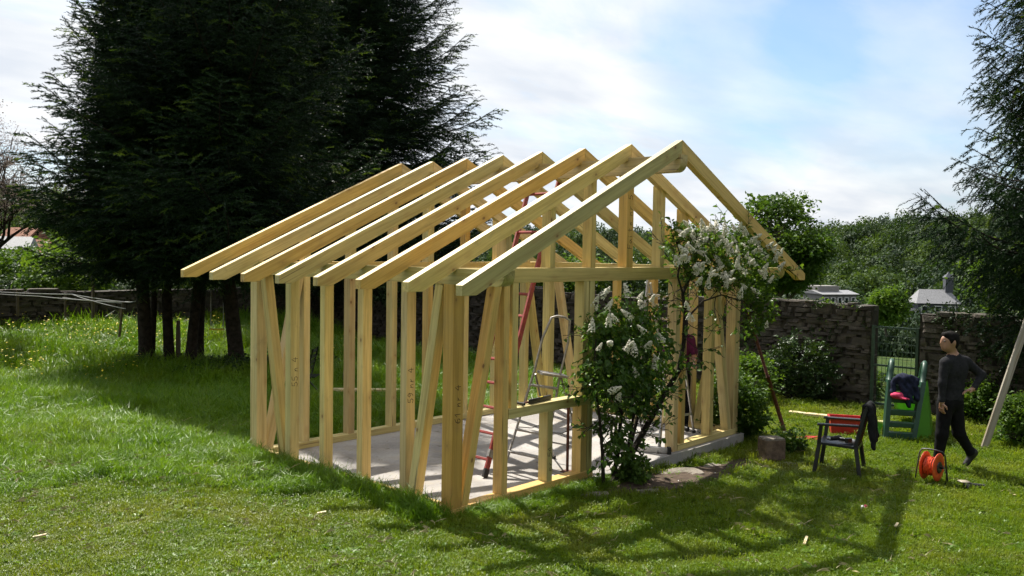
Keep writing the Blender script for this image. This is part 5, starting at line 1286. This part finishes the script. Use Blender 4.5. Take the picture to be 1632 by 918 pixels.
mb = MB(); mb.bar((-0.45, 0, hh-0.035), (0.45, 0, hh-0.035), 0.07, 0.06, (0, 0, 1)); mb.build('top_rail', M['dark_wood'], tr_)
b0 = ground(1568, 716); b1 = V3(at_depth(1668, 420, 13.6))
gbz = empty('leaning_board', b0, 'long grey board leaning at a steep angle at the right edge', 'board')
timber('board', (0, 0, 0), b1-b0, 0.105, 0.035, tuple(-c_f), gbz, 'grey_wood')
# red webbing on the lawn
rc = random.Random(4); p = ground(1285, 702); wb = MB()
for k in range(4):
    a = rc.uniform(-0.4, 0.4); q = [Vector((-0.28+0.09*i+rc.uniform(-.03, .03), rc.uniform(-.10, .10), 0.03+rc.uniform(0, .03))) for i in range(7)]
    for i in range(6): wb.bar(q[i], q[i+1], 0.05, 0.006, (0, 0, 1))
o = wb.build('strap', M['red_cloth']); o.location = p; o.rotation_euler = (0, 0, LOCAL); tag(o, 'tangled red strap lying on the lawn left of the chair', 'strap')
# crushed packet
o = sdf_obj('ball', [E((0, 0, .038), (.036, .032, .030), 0), C((.0, -.01, .045), .024, (.028, -.01, .046), .022, 1), C((-.02, -.012, .03), .022, (-.03, -.01, .025), .016, 1)], 0.006, [M['white'], M['pink']], None, 0.012, ground(1376, 814)+Vector((0, 0, -.008)), wob=0.003); tag(o, 'small crumpled white and red ball on the lawn', 'ball')
# splinters of wood
for i, (u, v, l, rot, lab) in enumerate(((1283, 868, 0.16, 1.1, 'pale wood offcut below the rafter shadow'), (514, 824, 0.08, 0.2, 'pale wood chip on the lawn before the frame'), (65, 862, 0.10, 0.3, 'pale wood chip at the lower left'), (1428, 843, 0.09, 0.9, 'thin straw coloured chip on the right lawn'))):
    p = ground(u, v); o = MB(); o.box((0, 0, 0.045), (l, 0.022, 0.012), 0, None, 0.003); o = o.build('wood_chip', M['plank']); o.location = p; o.rotation_euler = (0.1, -0.15, LOCAL+rot); tag(o, lab, 'wood chip', 'wood offcuts on the lawn')

# ---------------------------------------------------------------- black plastic armchair
ch = empty('armchair', ground(1338, 752)+Vector((0, 0, 0.005)), 'black plastic garden armchair standing on the lawn', 'chair', None, LOCAL-0.5)
def cbar(name, pts_, w, d, up=(0, 1, 0), m='black'):
    mb = MB()
    for a, b in zip(pts_[:-1], pts_[1:]): mb.bar(a, b, w, d, up, 0, 0.006)
    return mb.build(name, M[m], ch)
ST = 0.40
for x, y, x2, y2 in ((-.27, -.27, -.22, -.23), (-.27, .27, -.22, .23), (.27, -.25, .21, -.21), (.27, .25, .21, .21)):
    mb = MB(); mb.bar((x, y, 0), (x2, y2, ST-0.01), 0.050, 0.032, (0, 1, 0), 0, 0.008); mb.build('leg', M['black'], ch)
mb = MB()
n = 9
V = []; F = []
for i in range(n):
    for j in range(n):
        x = -0.24+0.48*i/(n-1); y = (-0.24+0.48*j/(n-1))*(1-0.06*i/(n-1)); V.append((x, y, ST-0.025*math.sin(math.pi*j/(n-1))*math.sin(math.pi*min(1, i/(n-1)*1.0))-0.02*i/(n-1)))
for i in range(n-1):
    for j in range(n-1): F.append((i*n+j, (i+1)*n+j, (i+1)*n+j+1, i*n+j+1))
N_ = len(V); V2 = V+[(x, y, z-0.03) for x, y, z in V]; F2 = F+[tuple(q+N_ for q in f)[::-1] for f in F]
rim = [i*n for i in range(n)]+[(n-1)*n+j for j in range(1, n)]+[i*n+n-1 for i in range(n-2, -1, -1)]+[j for j in range(n-2, 0, -1)]
for a, b in zip(rim, rim[1:]+rim[:1]): F2.append((a, b, b+N_, a+N_)[::-1])
link(bpy.data.objects.new('seat', mesh('seat', V2, F2, M['black'])), ch)
for s in (-1, 1):
    mb = MB(); mb.bar((-.225, s*.245, ST-0.02), (-.20, s*.265, .62), 0.045, 0.030, (0, 1, 0), 0, 0.008); mb.build('arm_post', M['black'], ch)
    mb = MB(); mb.bar((-.245, s*.268, .63), (.24, s*.245, .65), 0.055, 0.028, (0, 0, 1), 0, 0.008); mb.build('armrest', M['black'], ch)
    mb = MB(); mb.bar((.205, s*.215, ST-.02), (.315, s*.205, .86), 0.05, 0.030, (0, 1, 0), 0, 0.008); mb.build('back_post', M['black'], ch)
for k in range(4):
    y = -0.13+0.26*k/3; mb = MB(); mb.bar((.212, y, ST-.02), (.318, y, .855), 0.016, 0.05, (1, 0, 0), 0, 0.004); mb.build('back_slat', M['black'], ch)
mb = MB(); mb.bar((.318, -.225, .865), (.318, .225, .865), 0.03, 0.06, (0, 0, 1), 0, 0.01); mb.build('top_rail', M['black'], ch)
# jacket over the backrest (its own thing, hanging on the chair)
Mc = Matrix.Translation(ch.location) @ Matrix.Rotation(LOCAL-0.5, 4, 'Z')
jk = [C((.325, -.17, .885), .038, (.325, .16, .885), .038, 0), C((.355, -.17, .86), .035, (.395, -.19, .52), .045, 0), C((.36, -.05, .86), .035, (.405, -.06, .47), .05, 0), C((.36, .08, .86), .035, (.40, .09, .50), .045, 0), C((.35, .18, .86), .03, (.385, .20, .56), .035, 0), C((.29, -.10, .88), .03, (.265, -.12, .70), .03, 0), C((.29, .08, .88), .03, (.265, .10, .66), .03, 0), C((.37, -.20, .80), .035, (.42, -.23, .40), .03, 0)]
jo = sdf_obj('jacket', jk, 0.011, [M['black_cloth']], None, 0.035, wob=0.006); jo.matrix_world = Mc; tag(jo, 'black jacket draped over the back of the chair', 'jacket')
# things lying on the seat
q = Mc @ Vector((-.05, -.05, ST+0.0)); dr = empty('cordless_drill', q, 'dark cordless drill lying on the chair seat', 'drill', None, LOCAL+0.4)
mb = MB(); mb.tube([(-.10, 0, .035), (.07, 0, .035)], [.026, .034], 10); mb.build('body', M['rubber'], dr, True); mb = MB(); mb.tube([(-.10, 0, .035), (-.15, 0, .035)], [.020, .012], 10); mb.build('chuck', M['alu'], dr, True); mb = MB(); mb.bar((.04, 0, .03), (.06, -.13, .03), .035, .04, (0, 0, 1), 0, .006); mb.build('grip', M['black'], dr); mb = MB(); mb.box((.065, -.15, .032), (.09, .05, .055), 0, None, .008); mb.build('battery', M['black'], dr)
o = MB(); o.box((0, 0, .012), (.20, .14, .02), 0, Matrix.Rotation(.3, 3, 'Z'), .004); o = o.build('paper_pad', M['white']); o.location = Mc @ Vector((.10, .02, ST-.012)); o.rotation_euler = (0, 0, LOCAL); tag(o, 'white folded paper lying on the chair seat', 'paper')
# red crate behind the chair
rcx = empty('crate', ground(1347, 694), 'red open plastic crate on the lawn behind the chair', 'crate', None, LOCAL-0.25)
mb = MB(); w, d, h_, t_ = .48, .34, .28, .012
for nm, c, s in (('bottom', (0, 0, .02), (w-.06, d-.06, .02)),): mb = MB(); mb.box(c, s, 0, None, .004); mb.build(nm, M['red_plastic'], rcx)
def wall_panel(x0, y0, x1, y1):
    mb = MB(); a0, b0, a1, b1 = x0*.90, y0*.90, x1*.90, y1*.90
    nx_, ny_ = (y1-y0), -(x1-x0); l = math.hypot(nx_, ny_); nx_, ny_ = nx_/l*t_, ny_/l*t_
    V = [(a0, b0, .012), (a1, b1, .012), (x1, y1, h_), (x0, y0, h_)]; V += [(x-nx_, y-ny_, z) for x, y, z in V]
    mb.add(V, [(0, 1, 2, 3), (7, 6, 5, 4), (0, 4, 5, 1), (1, 5, 6, 2), (2, 6, 7, 3), (3, 7, 4, 0)]); mb.build('side', M['red_plastic'], rcx)
wall_panel(-w/2, -d/2, w/2, -d/2); wall_panel(w/2, -d/2, w/2, d/2); wall_panel(w/2, d/2, -w/2, d/2); wall_panel(-w/2, d/2, -w/2, -d/2)
mb = MB()
for a, b in (((-w/2-.015, -d/2-.006), (w/2+.015, -d/2-.006)), ((w/2+.004, -d/2), (w/2+.004, d/2)), ((w/2+.015, d/2+.006), (-w/2-.015, d/2+.006)), ((-w/2-.004, d/2), (-w/2-.004, -d/2))): mb.bar((*a, h_+.004), (*b, h_+.004), .03, .022, (0, 0, 1), 0, .004)
mb.build('rim', M['red_plastic'], rcx)

# ---------------------------------------------------------------- child's slide
sl_ = empty('slide', ground(1432, 703), 'green plastic garden slide with dark ladder steps', 'slide', None, LOCAL-0.12)
def spart(name, pts_, w, d, up, m): 
    mb = MB()
    for a, b in zip(pts_[:-1], pts_[1:]): mb.bar(a, b, w, d, up, 0, 0.012)
    for p in pts_[1:-1]: mb.box(p, (w*0.9, w*0.9, w*0.9), 0, None, 0.012)
    return mb.build(name, M[m], sl_)
LRAIL = [(-.20, 0, 0), (-.15, .10, .45), (-.09, .22, .92)]; RRAIL = [(.20, -.02, 0), (.29, .09, .45), (.40, .21, .90)]
def extr(name, prof, y0, thick, m, nrm):
    pass
for P_, s in ((LRAIL, -1), (RRAIL, 1)):
    mb = MB()
    n = 12; V = []; F = []
    for i in range(n+1):
        t = i/n; a = Vector(P_[0]).lerp(Vector(P_[1]), min(1, t*2)) if t < .5 else Vector(P_[1]).lerp(Vector(P_[2]), (t-.5)*2)
        wd = .085+.03*math.sin(math.pi*t)
        for q in ((-.035, -wd/2), (.035, -wd/2), (.035, wd/2), (-.035, wd/2)): V.append((a.x+q[0], a.y+q[1], a.z))
    for i in range(n):
        for k in range(4): F.append((i*4+k, i*4+(k+1) % 4, (i+1)*4+(k+1) % 4, (i+1)*4+k))
    F += [(3, 2, 1, 0), tuple(range(n*4, n*4+4))]
    mb.add(V, F); mb.build('side_rail', M['green_dark'], sl_)
    top = Vector(P_[2]); hd = MB()
    hd.tube([top+Vector((0, .02, -.05)), top+Vector((.02, .05, .12)), top+Vector((.05, .10, .235)), top+Vector((.075, .18, .275)), top+Vector((.085, .27, .24)), top+Vector((.085, .34, .10)), top+Vector((.08, .37, -.08))], [.040, .042, .042, .040, .040, .038, .036], 10); hd.build('handle', M['green_dark'], sl_, True)
for i, z in enumerate((.07, .25, .43, .62, .80)):
    t = z/.92; a = Vector(LRAIL[0]).lerp(Vector(LRAIL[2]), t); b = Vector(RRAIL[0]).lerp(Vector(RRAIL[2]), t)
    mb = MB(); mb.bar(a+Vector((.02, .01, 0)), b+Vector((-.02, .01, 0)), .10, .085 if i else .14, (0, 0, 1), 0, .012); mb.build('step', M['green_dark'], sl_)
mb = MB(); mb.box((.20, .42, .86), (.50, .34, .05), 0, None, .012); mb.build('platform', M['green_dark'], sl_)
# chute runs down away from the camera
V = []; F = []; n = 14
for i in range(n+1):
    t = i/n; y = .55+1.45*t; z = .86*(1-ss(t*1.02))*0.97+.09; x = .22+.62*t
    for q in ((-.26, .14), (-.24, .02), (-.20, 0), (.20, 0), (.24, .02), (.26, .14)): V.append((x+q[0], y, float(z)+q[1]))
m6 = 6
for i in range(n):
    for k in range(5): F.append((i*m6+k, i*m6+k+1, (i+1)*m6+k+1, (i+1)*m6+k))
o = link(bpy.data.objects.new('chute', mesh('chute', V, F, M['green_light'], None, True)), sl_); md = o.modifiers.new('thick', 'SOLIDIFY'); md.thickness = 0.012
def flat_panel(name, pts_, th, m):
    n_ = (Vector(pts_[1])-Vector(pts_[0])).cross(Vector(pts_[2])-Vector(pts_[0])).normalized()*th; k_ = len(pts_)
    V = [Vector(p) for p in pts_]+[Vector(p)+n_ for p in pts_]; F = [tuple(range(k_))[::-1], tuple(range(k_, 2*k_))]+[(i, (i+1) % k_, k_+(i+1) % k_, k_+i) for i in range(k_)]
    return link(bpy.data.objects.new(name, mesh(name, V, F, M[m])), sl_)
flat_panel('side_panel', [(.25, .04, .02), (.56, .26, .02), (.70, .60, .08), (.56, .50, .88), (.46, .28, .86)], .02, 'green_light')
mb = MB(); mb.tube([(.16, -.02, .03), (.34, .0, .03), (.55, .25, .03), (.62, .62, .03)], .03, 8); mb.build('base_tube', M['green_light'], sl_, True)
mb = MB(); mb.tube([(-.22, .0, .03), (-.32, .06, .04), (-.36, .4, .04)], .035, 8); mb.build('base_tube', M['green_light'], sl_, True)
mb = MB(); mb.tube([(-.30, .05, .0), (-.29, .1, .16), (-.24, .12, .24)], .045, 8); mb.build('base_bracket', M['green_light'], sl_, True)
Ms = Matrix.Translation(sl_.location) @ Matrix.Rotation(LOCAL-0.12, 4, 'Z')
nv = [C((-.02, .16, .92), .05, (.28, .17, .93), .055, 0), C((.05, .10, .92), .055, (.08, .06, .70), .06, 0), C((.16, .10, .92), .06, (.16, .05, .62), .05, 0), C((.24, .12, .90), .05, (.28, .08, .66), .045, 0), E((.10, .14, .96), (.15, .10, .07), 0), C((-.06, .14, .90), .04, (-.08, .10, .74), .04, 0), C((.12, .06, .75), .05, (.14, .03, .55), .035, 0)]
o = sdf_obj('jacket', nv, 0.011, [M['navy']], None, 0.03, wob=0.010, seed=3); o.matrix_world = Ms; tag(o, 'crumpled navy blue jacket thrown over the top of the slide', 'jacket')
o = sdf_obj('cap', [E((-.02, .07, .70), (.10, .085, .055), 0), C((.02, .02, .675), .018, (.12, -.03, .66), .014, 0), C((.0, .0, .672), .018, (.07, -.06, .66), .014, 0)], 0.008, [M['pink']], None, 0.025, wob=0.003); o.matrix_world = Ms; tag(o, 'pink cap lying on a step of the slide', 'cap')

# ---------------------------------------------------------------- cable reel and grinder
re_ = empty('cable_reel', ground(1484, 771), 'orange cable reel with a black tube stand on the lawn', 'cable reel', None, LOCAL-0.85); re_.scale = (.92, .92, .92)
ax_ = Matrix.Rotation(R(90), 4, 'Y')
def disc(x, rad, th, m, name, parent, zc=.235): 
    mb = MB(); mb.lathe([(0, -th/2), (rad*.35, -th/2), (rad*.38, -th/2-.006), (rad*.9, -th/2), (rad, -th/2+.004), (rad, th/2-.004), (rad*.9, th/2), (rad*.38, th/2+.006), (rad*.35, th/2), (0, th/2)], 28, 0, Matrix.Translation((x, 0, zc)) @ ax_); return mb.build(name, M[m], parent, True)
d1 = disc(-.085, .185, .014, 'orange', 'flange', re_); d2 = disc(.085, .185, .014, 'orange', 'flange', re_)
mb = MB()
q = []
for k in range(150):
    a = k*.55; q.append((-.065+.13*((k*.018) % 1 if int(k*.018) % 2 == 0 else 1-(k*.018) % 1), (.118+.004*math.sin(k))*math.cos(a), .235+(.118+.004*math.sin(k))*math.sin(a)))
mb.tube(q, .0075, 5); mb.build('cable', M['orange'], re_); disc(0, .112, .14, 'black', 'drum', re_)
disc(.098, .075, .02, 'black', 'socket_plate', re_)
mb = MB(); mb.tube([(-.15, .13, .012), (-.15, -.13, .012), (-.15, -.14, .06), (-.15, -.03, .40), (-.13, 0, .445), (-.05, 0, .455), (.05, 0, .455), (.13, 0, .445), (.15, .03, .40), (.15, .14, .06), (.15, .13, .012), (.15, -.13, .012)], .010, 8); mb.build('stand', M['black'], re_, True)
mb = MB(); mb.tube([(-.15, 0, .235), (.15, 0, .235)], .012, 8); mb.build('axle', M['black'], re_, True)
mb = MB(); mb.tube([(.11, -.03, .25), (.17, -.06, .28), (.22, -.08, .18), (.21, -.06, .06), (.15, -.04, .02)], .006, 6); mb.build('lead', M['black'], re_, True)
gr = empty('angle_grinder', ground(1547, 780), 'dark angle grinder lying on the lawn', 'grinder', None, LOCAL+0.05)
mb = MB(); mb.tube([(-.03, 0, .05), (.03, 0, .045), (.10, 0, .042), (.17, 0, .040)], [.038, .032, .028, .024], 10); mb.build('body', M['rubber'], gr, True)
mb = MB(); mb.tube([(-.09, 0, .055), (-.03, 0, .05)], [.034, .036], 10); mb.build('gear_head', M['alu_dull'], gr, True)
mb = MB(); mb.lathe([(0, .085), (.05, .09), (.068, .092), (.068, .10), (.02, .106), (0, .106)], 20, 0, Matrix.Translation((-.09, 0, 0))); mb.build('disc', M['grey_wood'], gr, True)
mb = MB(); mb.tube([(-.08, 0, .05), (-.085, -.11, .045)], [.014, .017], 8); mb.build('side_handle', M['black'], gr, True)

# ---------------------------------------------------------------- left: wire fence, stakes and swing
fence = empty('wire_fence', Vector(beyond(148, 485, 21)), 'slack white wires on thin posts along the far meadow edge', 'fence'); f0 = Vector(fence.location)
def post_at(u, vt, vb, dep, rad, name='post', parent=fence, o0=f0, lean=0):
    a = beyond(u+lean, vb, dep)-o0; b = beyond(u, vt, dep)-o0; a.z -= 0.25; mb = MB(); mb.tube([a, b], rad, 7); return mb.build(name, M['dark_wood'], parent)
post_at(148, 430, 490, 20.8, .04); post_at(196, 482, 520, 20.4, .03, lean=-6); post_at(28, 462, 488, 21.6, .035); post_at(104, 466, 490, 21.2, .03)
def wire(pts_, rad=.011, m='wire'):
    P_ = [beyond(*q)-f0 for q in pts_]; Q = []
    for a, b in zip(P_[:-1], P_[1:]):
        for k in range(6): t = k/6; q = a.lerp(b, t); q.z -= .10*t*(1-t)*(b-a).length*.35; Q.append(q)
    Q.append(P_[-1]); mb = MB(); mb.tube(Q, rad, 5); mb.build('wire', M[m], fence)
wire([(-60, 461, 21.6), (115, 469, 20.8), (196, 481, 20.4)]); wire([(-60, 463, 21.6), (60, 472, 21.2), (200, 481, 20.4), (216, 480, 19.2)]); wire([(115, 469, 20.8), (150, 480, 20.0), (200, 492, 19.2)], .009); wire([(100, 474, 21.0), (196, 483, 20.4)], .009)
def stake(u, vt, vb, rad, lab, lean=0):
    b = ground(u+lean, vb); dep = dep_of(b); t_ = beyond(u, vt, dep); mb = MB(); d = t_-b; mb.tube([Vector((0, 0, -.1)), d*.6, d], [rad, rad*.95, rad*.8], 8); mb.tube([d, d+Vector((0, 0, .02))], [rad*.8, rad*.4], 8); o = mb.build('stake', M['dark_wood']); o.location = b; tag(o, lab, 'stake', 'dark stakes behind the frame')
stake(284, 512, 592, .055, 'short dark stake between the spruce trunks'); stake(192, 492, 535, .03, 'thin leaning dark stake left of the spruces', -8)
stake(558, 540, 622, .03, 'thin dark leaning stake seen between the left wall studs', -14)
sw = empty('swing', Vector(beyond(346, 525, 19.0)), 'yellow swing seat hanging on white ropes between the spruce trunks', 'swing')
mb = MB(); mb.box((0, 0, 0), (.30, .14, .03), 0, Matrix.Rotation(LOCAL, 3, 'Z'), .01); mb.build('seat', M['yellow'], sw)
for s in (-1, 1):
    mb = MB(); q = Vector((math.cos(LOCAL), math.sin(LOCAL), 0))*s*.135; mb.tube([q, q+Vector((0, 0, .8)), q+Vector((0.02*s, 0, 2.0))], .008, 5); mb.build('rope', M['wire'], sw)
gc = empty('folding_chair', Vector(at(492, 610, 1, 7.0)), 'dark metal garden chair frame behind the far left studs', 'chair', None, LOCAL)
gc.location.z = gz(gc.location.x, gc.location.y)
for s in (-.2, .2):
    mb = MB(); mb.tube([(-.25, s, 0), (.0, s, .42), (.12, s, .95)], .014, 6); mb.build('back_frame', M['black'], gc, True); mb = MB(); mb.tube([(.25, s, 0), (-.15, s, .45)], .014, 6); mb.build('leg', M['black'], gc, True)
for k in range(5): mb = MB(); mb.bar((-.15+.07*k, -.2, .45), (-.15+.07*k, .2, .45), .05, .012, (0, 0, 1)); mb.build('seat_slat', M['black'], gc)
for k in range(4): mb = MB(); mb.bar((.04+.02*k, -.2, .6+.1*k), (.04+.02*k, .2, .6+.1*k), .012, .05, (0, 0, 1)); mb.build('back_slat', M['black'], gc)
